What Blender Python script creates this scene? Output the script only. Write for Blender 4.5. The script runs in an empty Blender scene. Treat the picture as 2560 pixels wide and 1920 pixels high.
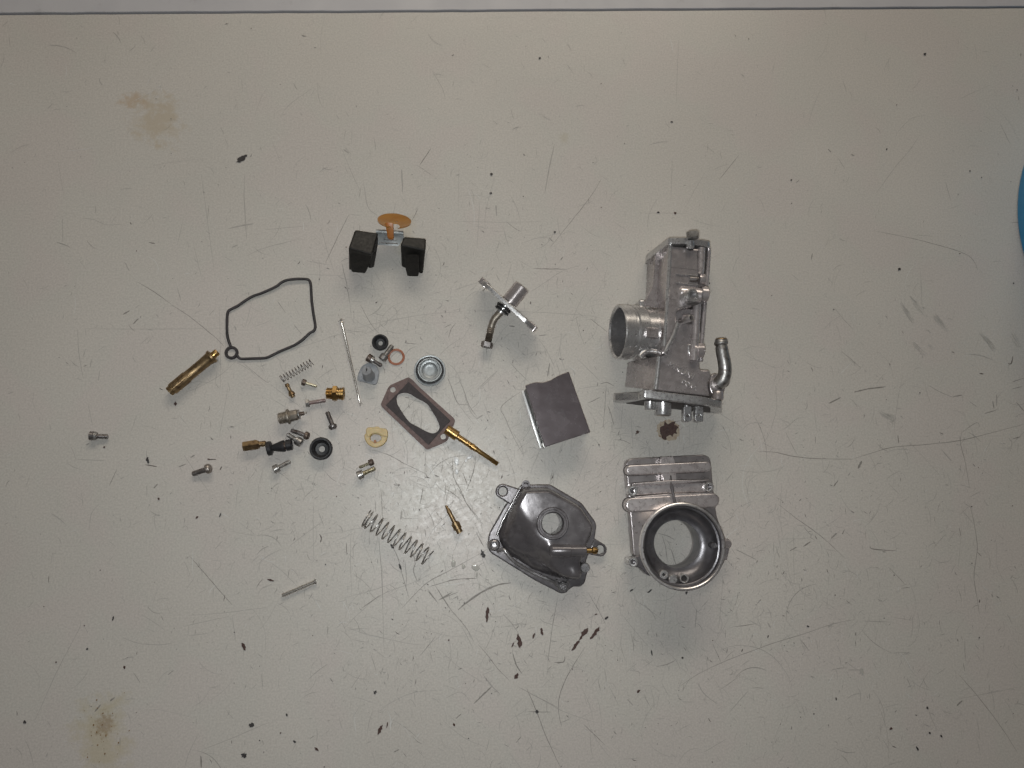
import bpy, bmesh, math, random
import numpy as np
from mathutils import Vector, Matrix, noise as mnoise
from mathutils.geometry import tessellate_polygon

random.seed(7)
rng = np.random.default_rng(7)
SC = bpy.context.scene
COL = SC.collection
MM = 0.001                       # everything below is worked out in millimetres

# ------------------------------------------------------------------ camera
F = 1923.0                       # focal length in pixels of the 2560 x 1920 photograph
H = 500.0                        # lens height above the bench, mm
NX, NY = 1130.0, 1225.0          # where the point straight below the lens appears
down = Vector(((NX - 1280) / F, -(NY - 960) / F, -1)).normalized()
Zc = -down
Yc = (Vector((0, 1, 0)) - Zc * Zc.y).normalized()
Xc = Yc.cross(Zc)
RM = Matrix((Xc, Yc, Zc))
cam = bpy.data.cameras.new('camera')
cam.sensor_fit = 'HORIZONTAL'
cam.sensor_width = 36.0
cam.lens = 36.0 * F / 2560.0
cam.clip_start = 0.01
cam.clip_end = 20.0
co = bpy.data.objects.new('camera', cam)
co.matrix_world = Matrix.Translation((0, 0, H * MM)) @ RM.to_4x4()
COL.objects.link(co)
SC.camera = co

# ------------------------------------------------------------------ room light
SC.view_settings.view_transform = 'Standard'
SC.view_settings.look = 'None'
SC.view_settings.exposure = 0.0
SC.view_settings.gamma = 1.0
wd = bpy.data.worlds.new('World')
SC.world = wd
wd.use_nodes = True
nt = wd.node_tree
bg = nt.nodes['Background']
tc = nt.nodes.new('ShaderNodeTexCoord')
sep = nt.nodes.new('ShaderNodeSeparateXYZ')
rmp = nt.nodes.new('ShaderNodeValToRGB')
nt.links.new(tc.outputs['Generated'], sep.inputs[0])
nt.links.new(sep.outputs['Z'], rmp.inputs[0])
rmp.color_ramp.elements[0].position = 0.0
rmp.color_ramp.elements[0].color = (0.30, 0.275, 0.25, 1)
rmp.color_ramp.elements[1].position = 0.95
rmp.color_ramp.elements[1].color = (0.07, 0.058, 0.06, 1)
nt.links.new(rmp.outputs[0], bg.inputs[0])
bg.inputs[1].default_value = 0.26


def area(name, loc, target, size, power, color, size_y=None, shape=None):
    l = bpy.data.lights.new(name, 'AREA')
    l.energy = power
    l.color = color
    l.shape = shape or ('RECTANGLE' if size_y else 'SQUARE')
    l.size = size
    if size_y:
        l.size_y = size_y
    o = bpy.data.objects.new(name, l)
    o.location = loc
    o.rotation_euler = (Vector(target) - Vector(loc)).to_track_quat('-Z', 'Y').to_euler()
    COL.objects.link(o)
    return o


# workshop strip light over the far side of the bench
area('ceiling_lamp', (0.10, 1.12, 0.82), (0.0, 0.05, 0), 1.0, 6.6, (1.0, 0.905, 0.765), 0.26)
# the workshop window, low on the left
area('window_light', (-1.35, 0.10, 0.62), (0.0, 0.0, 0.02), 1.1, 0.45, (0.97, 0.98, 1.0), 0.5)
# the phone's own flash, right beside the lens
area('phone_flash', (-0.004, -0.009, 0.503), (0.0, 0.0, 0), 0.007, 1.15, (0.96, 1.0, 1.0), shape='DISK')


# ------------------------------------------------------------------ pixel -> place
def P(px, py, z=0.0):
    d = RM @ Vector(((px - 1280) / F, -(py - 960) / F, -1))
    t = (H - z) / -d.z
    return Vector((d.x * t, d.y * t, z))


FR = dict(A=(840, 510, 8.296), B=(390, 680, 4.880), C=(660, 880, 7.214), D=(820, 760, 6.379),
          E=(560, 1000, 6.506), F=(860, 920, 5.267), G=(860, 1220, 5.531), H=(200, 1040, 6.144),
          K=(1500, 560, 6.144), J=(1500, 800, 5.183), L=(1540, 1120, 4.366), M=(1200, 1180, 5.185),
          N=(1160, 660, 3.456), Q=(640, 1400, 11.06), S=(900, 1080, 13.82), R=(1000, 1130, 4.483),
          a=(0, 100, 2.458), b=(1860, 700, 3.16), c=(0, 1260, 2.514), d=(860, 1400, 2.572),
          e=(1700, 1260, 2.514), f=(900, 100, 2.304), g=(1860, 100, 2.514), h=(0, 760, 3.319), p=(0, 0, 1.0))


def W(fr, x, y, z=0.0):
    a, b, s = FR[fr]
    return P(a + x / s, b + y / s, z)


def WL(fr, pts, z=0.0):
    return [W(fr, x, y, z) for x, y in pts]


def mm(fr, n, x, y, z=0.0):      # n zoom pixels at that place, in millimetres
    return ((W(fr, x + n, y, z) - W(fr, x, y, z)).length + (W(fr, x, y + n, z) - W(fr, x, y, z)).length) / 2


# ------------------------------------------------------------------ materials
MATS = {}


def new_mat(name):
    m = bpy.data.materials.new(name)
    m.use_nodes = True
    MATS[name] = m
    return m, m.node_tree, m.node_tree.nodes['Principled BSDF']


def tex(ntree, scale, kind='ShaderNodeTexNoise', **kw):
    t = ntree.nodes.new(kind)
    c = ntree.nodes.get('coordn')
    if c is None:
        c = ntree.nodes.new('ShaderNodeTexCoord')
        c.name = 'coordn'
        g = ntree.nodes.new('ShaderNodeNewGeometry')
        g.name = 'geon'
    ntree.links.new(ntree.nodes['geon'].outputs['Position'], t.inputs['Vector'])
    t.inputs['Scale'].default_value = scale
    for k, v in kw.items():
        t.inputs[k].default_value = v
    return t


def ramp(ntree, src, stops):
    r = ntree.nodes.new('ShaderNodeValToRGB')
    els = r.color_ramp.elements
    while len(els) < len(stops):
        els.new(0.5)
    for e, (p, c) in zip(els, stops):
        e.position = p
        e.color = (c[0], c[1], c[2], 1) if not isinstance(c, (int, float)) else (c, c, c, 1)
    ntree.links.new(src, r.inputs[0])
    return r


def mixc(ntree, fac, a, b, mode='MIX'):
    m = ntree.nodes.new('ShaderNodeMix')
    m.data_type = 'RGBA'
    m.blend_type = mode
    for s, v in ((m.inputs['Factor'], fac), (m.inputs['A'], a), (m.inputs['B'], b)):
        if isinstance(v, (int, float)):
            s.default_value = v
        elif isinstance(v, tuple):
            s.default_value = (v[0], v[1], v[2], 1)
        else:
            ntree.links.new(v, s)
    return m.outputs['Result']


def surf(name, c1, c2=None, rough=(0.35, 0.5), metal=0.0, scale=250, bump=0.0, bscale=1500, grime=None,
         gscale=160, gpos=(0.52, 0.68), spec=0.5, trans=0.0, sss=0.0, bdist=0.0002, coat=0.0, ior=None):
    m, t, b = new_mat(name)
    n = tex(t, scale, Detail=6.0, Roughness=0.6)
    c2 = c2 or c1
    col = ramp(t, n.outputs['Fac'], [(0.32, c1), (0.68, c2)]).outputs[0]
    if grime:
        g = tex(t, gscale, Detail=8.0, Roughness=0.7)
        gm = ramp(t, g.outputs['Fac'], [(gpos[0], 0.0), (gpos[1], 1.0)]).outputs[0]
        col = mixc(t, gm, col, grime)
    t.links.new(col, b.inputs['Base Color'])
    b.inputs['Metallic'].default_value = metal
    b.inputs['Specular IOR Level'].default_value = spec
    if ior:
        b.inputs['IOR'].default_value = ior
    rn = tex(t, scale * 2.3, Detail=4.0)
    mr = t.nodes.new('ShaderNodeMapRange')
    mr.inputs['From Min'].default_value = 0.3
    mr.inputs['From Max'].default_value = 0.7
    mr.inputs['To Min'].default_value = rough[0]
    mr.inputs['To Max'].default_value = rough[1]
    t.links.new(rn.outputs['Fac'], mr.inputs['Value'])
    t.links.new(mr.outputs[0], b.inputs['Roughness'])
    if bump:
        bn = tex(t, bscale, Detail=3.0)
        bp = t.nodes.new('ShaderNodeBump')
        bp.inputs['Strength'].default_value = bump
        bp.inputs['Distance'].default_value = bdist
        t.links.new(bn.outputs['Fac'], bp.inputs['Height'])
        t.links.new(bp.outputs[0], b.inputs['Normal'])
    if trans:
        b.inputs['Transmission Weight'].default_value = trans
    if sss:
        b.inputs['Subsurface Weight'].default_value = sss
        b.inputs['Subsurface Radius'].default_value = (1, 0.6, 0.3)
        b.inputs['Subsurface Scale'].default_value = 0.002
    if coat:
        b.inputs['Coat Weight'].default_value = coat
    return m


ALU = surf('cast_aluminium', (0.46, 0.42, 0.42), (0.60, 0.555, 0.555), (0.22, 0.32), 0.72, 110, 0.12, 2000,
           (0.27, 0.235, 0.23), 110, (0.52, 0.76), bdist=0.00014)
ALU_B = surf('darker_cast_aluminium', (0.32, 0.29, 0.29), (0.44, 0.41, 0.41), (0.26, 0.36), 0.7, 110, 0.12, 1500,
             (0.20, 0.175, 0.17), 110, (0.5, 0.72))  # darker casting tone for the recessed plate and side shelf
ALU_T = surf('lighter_cast_aluminium', (0.54, 0.49, 0.49), (0.68, 0.635, 0.635), (0.24, 0.34), 0.7, 150, 0.1, 1500,
             (0.34, 0.30, 0.295), 140, (0.54, 0.76))  # lighter casting tone for raised bars, ribs and bosses
ALU_P = surf('mid_grey_aluminium', (0.24, 0.23, 0.235), (0.34, 0.33, 0.335), (0.22, 0.32), 0.65, 120, 0.25, 800)
ALU_D = surf('dull_cast_aluminium', (0.115, 0.106, 0.112), (0.175, 0.163, 0.170), (0.20, 0.30), 0.35, 90, 0.2, 500,
             (0.06, 0.053, 0.056), 70, (0.5, 0.72), bdist=0.00015)
ALU_M = surf('machined_aluminium', (0.52, 0.51, 0.51), (0.66, 0.65, 0.65), (0.24, 0.36), 0.8, 300, 0.0, 1000,
             (0.36, 0.33, 0.32), 200, (0.58, 0.8))
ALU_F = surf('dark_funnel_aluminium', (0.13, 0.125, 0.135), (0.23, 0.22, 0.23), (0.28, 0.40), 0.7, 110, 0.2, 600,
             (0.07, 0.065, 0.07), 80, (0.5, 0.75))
BRASS = surf('brass', (0.35, 0.215, 0.08), (0.50, 0.33, 0.135), (0.28, 0.42), 1.0, 300, 0.0, 900,
             (0.19, 0.11, 0.05), 260, (0.48, 0.70))
BRASS_O = surf('tarnished_brass', (0.25, 0.175, 0.095), (0.37, 0.265, 0.15), (0.36, 0.52), 0.95, 300, 0.15, 900,
               (0.14, 0.09, 0.055), 250, (0.48, 0.68))
STEEL = surf('worn_steel', (0.34, 0.33, 0.32), (0.52, 0.51, 0.50), (0.34, 0.5), 0.92, 400, 0.0, 900,
             (0.15, 0.12, 0.10), 380, (0.5, 0.7))
STEEL_D = surf('dark_steel', (0.20, 0.185, 0.18), (0.33, 0.31, 0.31), (0.34, 0.5), 0.92, 400, 0.0, 900,
               (0.10, 0.07, 0.06), 380, (0.5, 0.7))
CHROME = surf('bright_steel', (0.70, 0.66, 0.60), (0.76, 0.72, 0.67), (0.24, 0.28), 0.85, 40)
YZINC = surf('yellow_zinc_steel', (0.44, 0.40, 0.29), (0.58, 0.54, 0.42), (0.3, 0.42), 0.95, 500, 0.0, 900,
             (0.20, 0.14, 0.08), 400, (0.55, 0.75))
RUST = surf('rusty_steel', (0.080, 0.058, 0.048), (0.19, 0.15, 0.128), (0.40, 0.56), 0.7, 600, 0.2, 1200)
PINK = surf('stained_steel_thread', (0.36, 0.24, 0.23), (0.44, 0.40, 0.40), (0.38, 0.55), 0.8, 400, 0.4, 3000)
GREYF = surf('grey_oxidised_fitting', (0.26, 0.23, 0.20), (0.40, 0.36, 0.31), (0.38, 0.55), 0.85, 400, 0.4, 2500,
             (0.13, 0.10, 0.08), 300, (0.5, 0.7))
RUBBER = surf('black_rubber', (0.012, 0.012, 0.014), (0.028, 0.027, 0.03), (0.35, 0.5), 0, 300, 0.2, 1800)
RUB_M = surf('matt_black_gasket', (0.022, 0.021, 0.022), (0.045, 0.038, 0.042), (0.45, 0.65), 0, 300, 0.5, 900)
FLOAT = surf('black_float_plastic', (0.008, 0.0078, 0.0072), (0.021, 0.019, 0.017), (0.45, 0.62), 0, 260, 0.5, 1400,
             spec=0.35)
AMBER = surf('amber_plastic', (0.29, 0.13, 0.024), (0.36, 0.17, 0.035), (0.28, 0.4), 0, 150, sss=0.3)
CREAM = surf('yellowed_nylon', (0.50, 0.37, 0.17), (0.60, 0.47, 0.25), (0.4, 0.5), 0, 220, 0.1, 1200, sss=0.3)
ORANGE = surf('red_brown_rubber', (0.26, 0.085, 0.04), (0.34, 0.12, 0.06), (0.4, 0.55), 0, 400)
PAPER = surf('gasket_paper', (0.115, 0.072, 0.068), (0.17, 0.11, 0.10), (0.5, 0.7), 0, 450, 0.5, 1500,
             (0.07, 0.045, 0.045), 300, (0.5, 0.7))
PLATE = surf('dark_gasket_plate', (0.036, 0.029, 0.030), (0.058, 0.048, 0.050), (0.5, 0.65), 0.0, 500, 0.2, 1200, spec=0.25)
SEAM_SHADE = surf('corner_shade', (0.05, 0.043, 0.042), (0.10, 0.088, 0.085), (0.5, 0.7), 0.2, 400)  # dark tone for painted contact and recess shade; parting line shares it
RIM = surf('bright_machined_rim', (0.70, 0.67, 0.66), (0.82, 0.79, 0.78), (0.26, 0.38), 0.93, 300, 0.0, 900, (0.45, 0.43, 0.42), 160, (0.56, 0.8))
RESID_GLARE = surf('residue_glare', (0.60, 0.61, 0.62), (0.78, 0.79, 0.80), (0.25, 0.4), 0.0, 700, 0.5, 900)  # residue with its flash glare painted in as white
GPLAS = surf('grey_plastic', (0.225, 0.234, 0.25), (0.30, 0.31, 0.33), (0.3, 0.44), 0.1, 400, 0.1, 900,
             (0.15, 0.155, 0.165), 250, (0.56, 0.76))
ZINC = surf('zinc_grey', (0.30, 0.318, 0.322), (0.42, 0.437, 0.442), (0.34, 0.48), 0.35, 350, 0.1, 900,
            (0.20, 0.21, 0.21), 200, (0.55, 0.75))
SLIDE = surf('anodised_slide', (0.125, 0.105, 0.113), (0.17, 0.147, 0.156), (0.22, 0.30), 0.5, 60, 0.0, 900,
             (0.105, 0.09, 0.096), 35, (0.42, 0.7))
SLIDE_S = surf('dark_slide_side', (0.045, 0.045, 0.05), (0.07, 0.07, 0.075), (0.4, 0.5), 0.4, 300)
HOLE = surf('dark_bore', (0.02, 0.018, 0.018), (0.035, 0.03, 0.03), (0.5, 0.7), 0.2, 300)
BLUE = surf('blue_plastic', (0.004, 0.24, 0.50), (0.006, 0.26, 0.54), (0.3, 0.4), 0, 60)
OLIVE = surf('olive_label', (0.10, 0.13, 0.06), (0.14, 0.17, 0.08), (0.4, 0.5), 0, 60)


def bench_paint():
    m, t, b = new_mat('worn_bench_paint')
    n1 = tex(t, 7, Detail=3.0)
    base = ramp(t, n1.outputs['Fac'], [(0.3, (0.506, 0.480, 0.450)), (0.7, (0.546, 0.517, 0.486))]).outputs[0]
    # soft patches that are a little cooler / warmer, as old enamel goes
    n2 = tex(t, 16, Detail=2.0)
    tint = ramp(t, n2.outputs['Fac'], [(0.42, (1.0, 1.0, 0.99)), (0.5, (0.985, 0.995, 0.985)), (0.58, (1.0, 0.985, 0.985))]).outputs[0]
    base = mixc(t, 1.0, base, tint, 'MULTIPLY')
    # fine mottling
    n3 = tex(t, 900, Detail=4.0)
    fine = ramp(t, n3.outputs['Fac'], [(0.35, 0.91), (0.65, 1.07)]).outputs[0]
    base = mixc(t, 1.0, base, fine, 'MULTIPLY')
    # tiny specks of dirt
    n4 = tex(t, 1500, Detail=2.0)
    sp = ramp(t, n4.outputs['Fac'], [(0.20, 0.30), (0.265, 1.0)]).outputs[0]
    base = mixc(t, 0.8, base, mixc(t, 1.0, base, sp, 'MULTIPLY'))

    def stain(base, p, rad, colr, strength, ns, lo, hi, squash=1.0, nd=8.0):
        g = t.nodes['geon']
        sub = t.nodes.new('ShaderNodeVectorMath')
        sub.operation = 'SUBTRACT'
        t.links.new(g.outputs['Position'], sub.inputs[0])
        sub.inputs[1].default_value = tuple(p * MM)
        sc = t.nodes.new('ShaderNodeVectorMath')
        sc.operation = 'MULTIPLY'
        t.links.new(sub.outputs[0], sc.inputs[0])
        sc.inputs[1].default_value = (1000.0 / rad, 1000.0 / rad / squash, 0)
        ln = t.nodes.new('ShaderNodeVectorMath')
        ln.operation = 'LENGTH'
        t.links.new(sc.outputs[0], ln.inputs[0])
        nn = tex(t, ns, Detail=nd, Roughness=0.65)
        ad = t.nodes.new('ShaderNodeMath')
        ad.operation = 'MULTIPLY_ADD'
        t.links.new(nn.outputs['Fac'], ad.inputs[0])
        ad.inputs[1].default_value = 1.6
        t.links.new(ln.outputs['Value'], ad.inputs[2])
        r = ramp(t, ad.outputs[0], [(lo, strength), (hi, 0.0)])
        return mixc(t, r.outputs[0], base, colr)

    base = stain(base, P(385, 290), 26, (0.40, 0.345, 0.245), 0.62, 120, 0.0, 0.0, 1.15) if False else base
    for (x, y, rad, colr, st, ns, sq) in (
            (395, 300, 27, (0.45, 0.385, 0.295), 0.7, 130, 1.05), (330, 252, 15, (0.45, 0.36, 0.27), 0.8, 160, 0.55),
            (255, 1850, 26, (0.44, 0.38, 0.24), 0.5, 60, 1.5), (262, 1812, 9, (0.24, 0.15, 0.06), 0.5, 420, 1.3),
            (1015, 590, 12, (0.46, 0.41, 0.31), 0.4, 90, 2.2), (1410, 345, 6, (0.42, 0.38, 0.3), 0.4, 200, 1.0)):
        lo, hi = (0.80, 1.0)
        # the ramp runs 0..1, so the summed value is halved first
        g = P(x, y)
        sub = t.nodes.new('ShaderNodeVectorMath'); sub.operation = 'SUBTRACT'
        t.links.new(t.nodes['geon'].outputs['Position'], sub.inputs[0])
        sub.inputs[1].default_value = tuple(g * MM)
        sc = t.nodes.new('ShaderNodeVectorMath'); sc.operation = 'MULTIPLY'
        t.links.new(sub.outputs[0], sc.inputs[0])
        sc.inputs[1].default_value = (1000.0 / rad, 1000.0 / rad / sq, 0)
        ln = t.nodes.new('ShaderNodeVectorMath'); ln.operation = 'LENGTH'
        t.links.new(sc.outputs[0], ln.inputs[0])
        nn = tex(t, ns, Detail=7.0, Roughness=0.7)
        ad = t.nodes.new('ShaderNodeMath'); ad.operation = 'MULTIPLY_ADD'
        t.links.new(nn.outputs['Fac'], ad.inputs[0]); ad.inputs[1].default_value = 2.4
        t.links.new(ln.outputs['Value'], ad.inputs[2])
        hf = t.nodes.new('ShaderNodeMath'); hf.operation = 'MULTIPLY'
        t.links.new(ad.outputs[0], hf.inputs[0]); hf.inputs[1].default_value = 0.5
        r = ramp(t, hf.outputs[0], [(0.72, st), (0.95, 0.0)])
        base = mixc(t, r.outputs[0], base, colr)
    t.links.new(base, b.inputs['Base Color'])
    # gloss, broken by fine rubbing
    rn = tex(t, 260, Detail=6.0, Roughness=0.75)
    rr = ramp(t, rn.outputs['Fac'], [(0.3, 0.27), (0.72, 0.50)])
    t.links.new(rr.outputs[0], b.inputs['Roughness'])
    b.inputs['Specular IOR Level'].default_value = 0.42
    bn = tex(t, 800, Detail=5.0)
    bn2 = tex(t, 110, Detail=2.0)
    bp = t.nodes.new('ShaderNodeBump')
    bp.inputs['Strength'].default_value = 0.25
    bp.inputs['Distance'].default_value = 0.0001
    t.links.new(bn.outputs['Fac'], bp.inputs['Height'])
    bp2 = t.nodes.new('ShaderNodeBump')
    bp2.inputs['Strength'].default_value = 0.2
    bp2.inputs['Distance'].default_value = 0.0004
    t.links.new(bn2.outputs['Fac'], bp2.inputs['Height'])
    t.links.new(bp.outputs[0], bp2.inputs['Normal'])
    t.links.new(bp2.outputs[0], b.inputs['Normal'])
    return m


BENCH = bench_paint()
LEDGE = surf('grey_ledge_paint', (0.44, 0.435, 0.46), (0.49, 0.485, 0.505), (0.35, 0.5), 0, 20, 0.1, 900,
             (0.36, 0.35, 0.36), 70, (0.6, 0.78))
SCR = [surf('scratch_faint', (0.33, 0.312, 0.293), (0.39, 0.371, 0.349), (0.5, 0.7), 0, 600),
       surf('scratch_grey', (0.20, 0.187, 0.173), (0.29, 0.273, 0.253), (0.5, 0.7), 0, 600),
       surf('scratch_dark', (0.07, 0.055, 0.05), (0.13, 0.11, 0.10), (0.5, 0.7), 0, 600),
       surf('scratch_pale', (0.56, 0.56, 0.55), (0.66, 0.66, 0.65), (0.3, 0.5), 0, 600),
       surf('smear_grey', (0.36, 0.345, 0.315), (0.44, 0.425, 0.395), (0.6, 0.8), 0, 900)]
CHIP = surf('bare_rusty_primer', (0.045, 0.022, 0.018), (0.085, 0.045, 0.038), (0.5, 0.8), 0, 900, 0.5, 2500)
CHIP_B = surf('dark_chip', (0.025, 0.022, 0.024), (0.05, 0.045, 0.045), (0.5, 0.8), 0, 900)
TAN = surf('tan_undercoat', (0.36, 0.28, 0.20), (0.46, 0.40, 0.32), (0.5, 0.7), 0, 900, 0.3, 2500,
           (0.20, 0.12, 0.08), 500, (0.55, 0.62))
DIRT = surf('joint_dirt', (0.015, 0.014, 0.014), (0.04, 0.036, 0.034), (0.7, 0.9), 0, 300)
WET = surf('clear_droplet', (0.44, 0.43, 0.40), (0.47, 0.46, 0.43), (0.03, 0.08), 0, 900, 0.5, 500, spec=0.7)
FLOORM = surf('floor_concrete', (0.12, 0.115, 0.11), (0.16, 0.155, 0.15), (0.6, 0.8), 0, 8)


# ------------------------------------------------------------------ mesh helpers
def bm_obj(bm, name, mat, parent=None, origin=None, angle=35, smooth=True, extra=(), wn=False):
    org = origin if origin is not None else (parent['_org'] if parent is not None else (0, 0, 0))
    org = Vector(org)
    for v in bm.verts:
        v.co = (v.co - org) * MM
    bmesh.ops.recalc_face_normals(bm, faces=bm.faces[:])
    bm.faces.index_update()
    lay = bm.faces.layers.int.get('cap')
    caps = [bool(lay is not None and f[lay]) for f in bm.faces]
    me = bpy.data.meshes.new(name)
    bm.to_mesh(me)
    bm.free()
    me.materials.append(mat)
    for e in extra:
        me.materials.append(e)
    if smooth and len(me.polygons):
        me.polygons.foreach_set('use_smooth', [True] * len(me.polygons))
        me.set_sharp_from_angle(angle=math.radians(angle))
        me.polygons.foreach_set('use_smooth', [not c for c in caps])
        me.update()
    o = bpy.data.objects.new(name, me)
    COL.objects.link(o)
    if smooth and wn:
        wm = o.modifiers.new('even_shading', 'WEIGHTED_NORMAL')
        wm.keep_sharp = True
    if parent is not None:
        o.parent = parent
        pv = parent
        off = Vector((0, 0, 0))
        if parent.type == 'MESH' and parent.parent is not None:
            off = Vector((0, 0, 0))
        o['_org'] = tuple(org)
    else:
        o.location = org * MM
        o['_org'] = tuple(org)
    return o


def thing(name, label, cat, loc, group=None):
    o = bpy.data.objects.new(name, None)
    o.empty_display_size = 0.01
    o.location = Vector(loc) * MM
    o['_org'] = tuple(loc)
    o['label'] = label
    o['category'] = cat
    if group:
        o['group'] = group
    COL.objects.link(o)
    return o


def tag(o, label, cat, group=None):
    o['label'] = label
    o['category'] = cat
    if group:
        o['group'] = group
    return o


def ccw(p):
    a = sum(p[i][0] * p[(i + 1) % len(p)][1] - p[(i + 1) % len(p)][0] * p[i][1] for i in range(len(p)))
    return p if a > 0 else p[::-1]


def fillet(pts, r, n=4):
    out = []
    N = len(pts)
    for i in range(N):
        a, b, c = (Vector(pts[i - 1][:2]), Vector(pts[i][:2]), Vector(pts[(i + 1) % N][:2]))
        u, v = (a - b), (c - b)
        rr = r[i] if isinstance(r, (list, tuple)) else r
        L = min(rr, u.length * 0.45, v.length * 0.45)
        if L < 1e-4:
            out.append((b.x, b.y)); continue
        p0, p2 = b + u.normalized() * L, b + v.normalized() * L
        for k in range(n + 1):
            t = k / n
            q = p0 * (1 - t) ** 2 + b * 2 * t * (1 - t) + p2 * t * t
            out.append((q.x, q.y))
    return out


def circ(c, r, n=28, ry=None, a0=0):
    return [(c[0] + r * math.cos(a0 + 2 * math.pi * i / n), c[1] + (ry or r) * math.sin(a0 + 2 * math.pi * i / n)) for i in range(n)]


def offset(p, d):                # p ccw; d > 0 moves inwards
    N = len(p)
    out = []
    for i in range(N):
        a, b, c = Vector(p[i - 1]), Vector(p[i]), Vector(p[(i + 1) % N])
        u, v = (b - a), (c - b)
        if u.length < 1e-7: u = v
        if v.length < 1e-7: v = u
        u.normalize(); v.normalize()
        n1, n2 = Vector((-u.y, u.x)), Vector((-v.y, v.x))
        m = n1 + n2
        if m.length < 1e-6:
            m = n1
        m.normalize()
        k = d / max(0.4, m.dot(n1))
        out.append((b.x + m.x * k, b.y + m.y * k))
    return out


def add_plate(bm, outer, z0, z1, holes=(), b=0.4, M=None, mi=0):
    clay = bm.faces.layers.int.get('cap') or bm.faces.layers.int.new('cap')
    outer = ccw([tuple(q[:2]) for q in outer])
    loops = [outer] + [ccw([tuple(q[:2]) for q in h]) for h in holes]
    b = min(b, (z1 - z0) * 0.45)
    tops, bots = [], []
    steps = [(0.0, b), (0.3, 0.7), (1.0, 0.0)]
    for li, lp in enumerate(loops):
        sgn = 1 if li == 0 else -1
        rings = []
        zs = [(z0, b * 0.5), (z0 + b * 0.5, 0.0)] + [(z1 - b + b * math.sin(q_), b - b * math.cos(q_)) for q_ in (0, math.pi / 8, math.pi / 4, math.pi * .38, math.pi / 2)]
        if b < 1e-6:
            zs = [(z0, 0.0), (z1, 0.0)]
        for z, ins in zs:
            pts = offset(lp, sgn * ins) if ins else lp
            vs = []
            for x, y in pts:
                v = Vector((x, y, z))
                if M is not None:
                    v = M @ v
                vs.append(bm.verts.new(v))
            rings.append((vs, pts))
        for k in range(len(rings) - 1):
            r0, r1 = rings[k][0], rings[k + 1][0]
            for i in range(len(r0)):
                f = bm.faces.new((r0[i], r0[(i + 1) % len(r0)], r1[(i + 1) % len(r0)], r1[i]))
                f.material_index = mi
        tops.append(rings[-1]); bots.append(rings[0])
    for grp in (tops, bots):
        flat = [v for vs, _ in grp for v in vs]
        tris = tessellate_polygon([[Vector((x, y, 0)) for x, y in pts] for _, pts in grp])
        for t in tris:
            try:
                f = bm.faces.new([flat[i] for i in t]); f.material_index = mi; f[clay] = 1
            except ValueError:
                pass
    return bm


def plate(outer, z0, z1, holes=(), b=0.4, M=None):
    return add_plate(bmesh.new(), outer, z0, z1, holes, b, M)


def frame_of(d):
    d = Vector(d).normalized()
    up = Vector((0, 0, 1)) if abs(d.z) < 0.95 else Vector((0, 1, 0))
    u = up.cross(d).normalized()
    v = d.cross(u)
    return d, u, v


def add_lathe(bm, p0, d, prof, seg=32, rot=0.0, cap=True, mi=0):
    p0 = Vector(p0)
    d, u, v = frame_of(d)
    rings = []
    for t, r in prof:
        rings.append([bm.verts.new(p0 + d * t + (u * math.cos(rot + 2 * math.pi * k / seg) + v * math.sin(rot + 2 * math.pi * k / seg)) * max(r, 1e-3)) for k in range(seg)])
    for a, b in zip(rings, rings[1:]):
        for k in range(seg):
            f = bm.faces.new((a[k], a[(k + 1) % seg], b[(k + 1) % seg], b[k])); f.material_index = mi
    if cap:
        for r in (rings[0], rings[-1]):
            try:
                f = bm.faces.new(r); f.material_index = mi
            except ValueError:
                pass
    return bm


def lathe(p0, d, prof, seg=32, rot=0.0, cap=True):
    return add_lathe(bmesh.new(), p0, d, prof, seg, rot, cap)


def add_ring(bm, p0, d, r_in, r_out, t0, t1, seg=36, b=0.25):
    b = min(b, (r_out - r_in) * 0.4, abs(t1 - t0) * 0.4)
    prof = [(t0, r_in), (t0, r_out), (t1 - b, r_out), (t1, r_out - b), (t1, r_in + b), (t1 - b, r_in), (t0, r_in)]
    return add_lathe(bm, p0, d, prof, seg, cap=False)


def add_tube(bm, path, r, seg=14, cap=True, closed=False, mi=0):
    path = [Vector(p) for p in path]
    n = len(path)
    rs = r if isinstance(r, (list, tuple)) else [r] * n
    rings = []
    tprev = None
    for i, p in enumerate(path):
        if closed:
            t = (path[(i + 1) % n] - path[i - 1]).normalized()
        else:
            t = (path[min(i + 1, n - 1)] - path[max(i - 1, 0)]).normalized()
        if tprev is None:
            ref = Vector((0, 0, 1)) if abs(t.z) < 0.9 else Vector((1, 0, 0))
            u = ref.cross(t).normalized()
        else:
            u = (u - t * u.dot(t)).normalized()
        tprev = t
        v = t.cross(u)
        rings.append([bm.verts.new(p + (u * math.cos(2 * math.pi * k / seg) + v * math.sin(2 * math.pi * k / seg)) * rs[i]) for k in range(seg)])
    pairs = list(zip(rings, rings[1:]))
    if closed:
        pairs.append((rings[-1], rings[0]))
    for a, b in pairs:
        for k in range(seg):
            f = bm.faces.new((a[k], a[(k + 1) % seg], b[(k + 1) % seg], b[k])); f.material_index = mi
    if cap and not closed:
        bm.faces.new(rings[0]); bm.faces.new(rings[-1])
    return bm


def smooth_path(pts, n=6, closed=False):
    pts = [Vector(p) for p in pts]
    N = len(pts)
    out = []
    rng_ = range(N) if closed else range(N - 1)
    for i in rng_:
        p0 = pts[i - 1] if (closed or i > 0) else pts[0]
        p1, p2 = pts[i], pts[(i + 1) % N]
        p3 = pts[(i + 2) % N] if (closed or i + 2 < N) else pts[-1]
        for k in range(n):
            t = k / n
            out.append(0.5 * ((2 * p1) + (p2 - p0) * t + (2 * p0 - 5 * p1 + 4 * p2 - p3) * t * t + (3 * p1 - p0 - 3 * p2 + p3) * t ** 3))
    if not closed:
        out.append(pts[-1])
    return out


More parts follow.
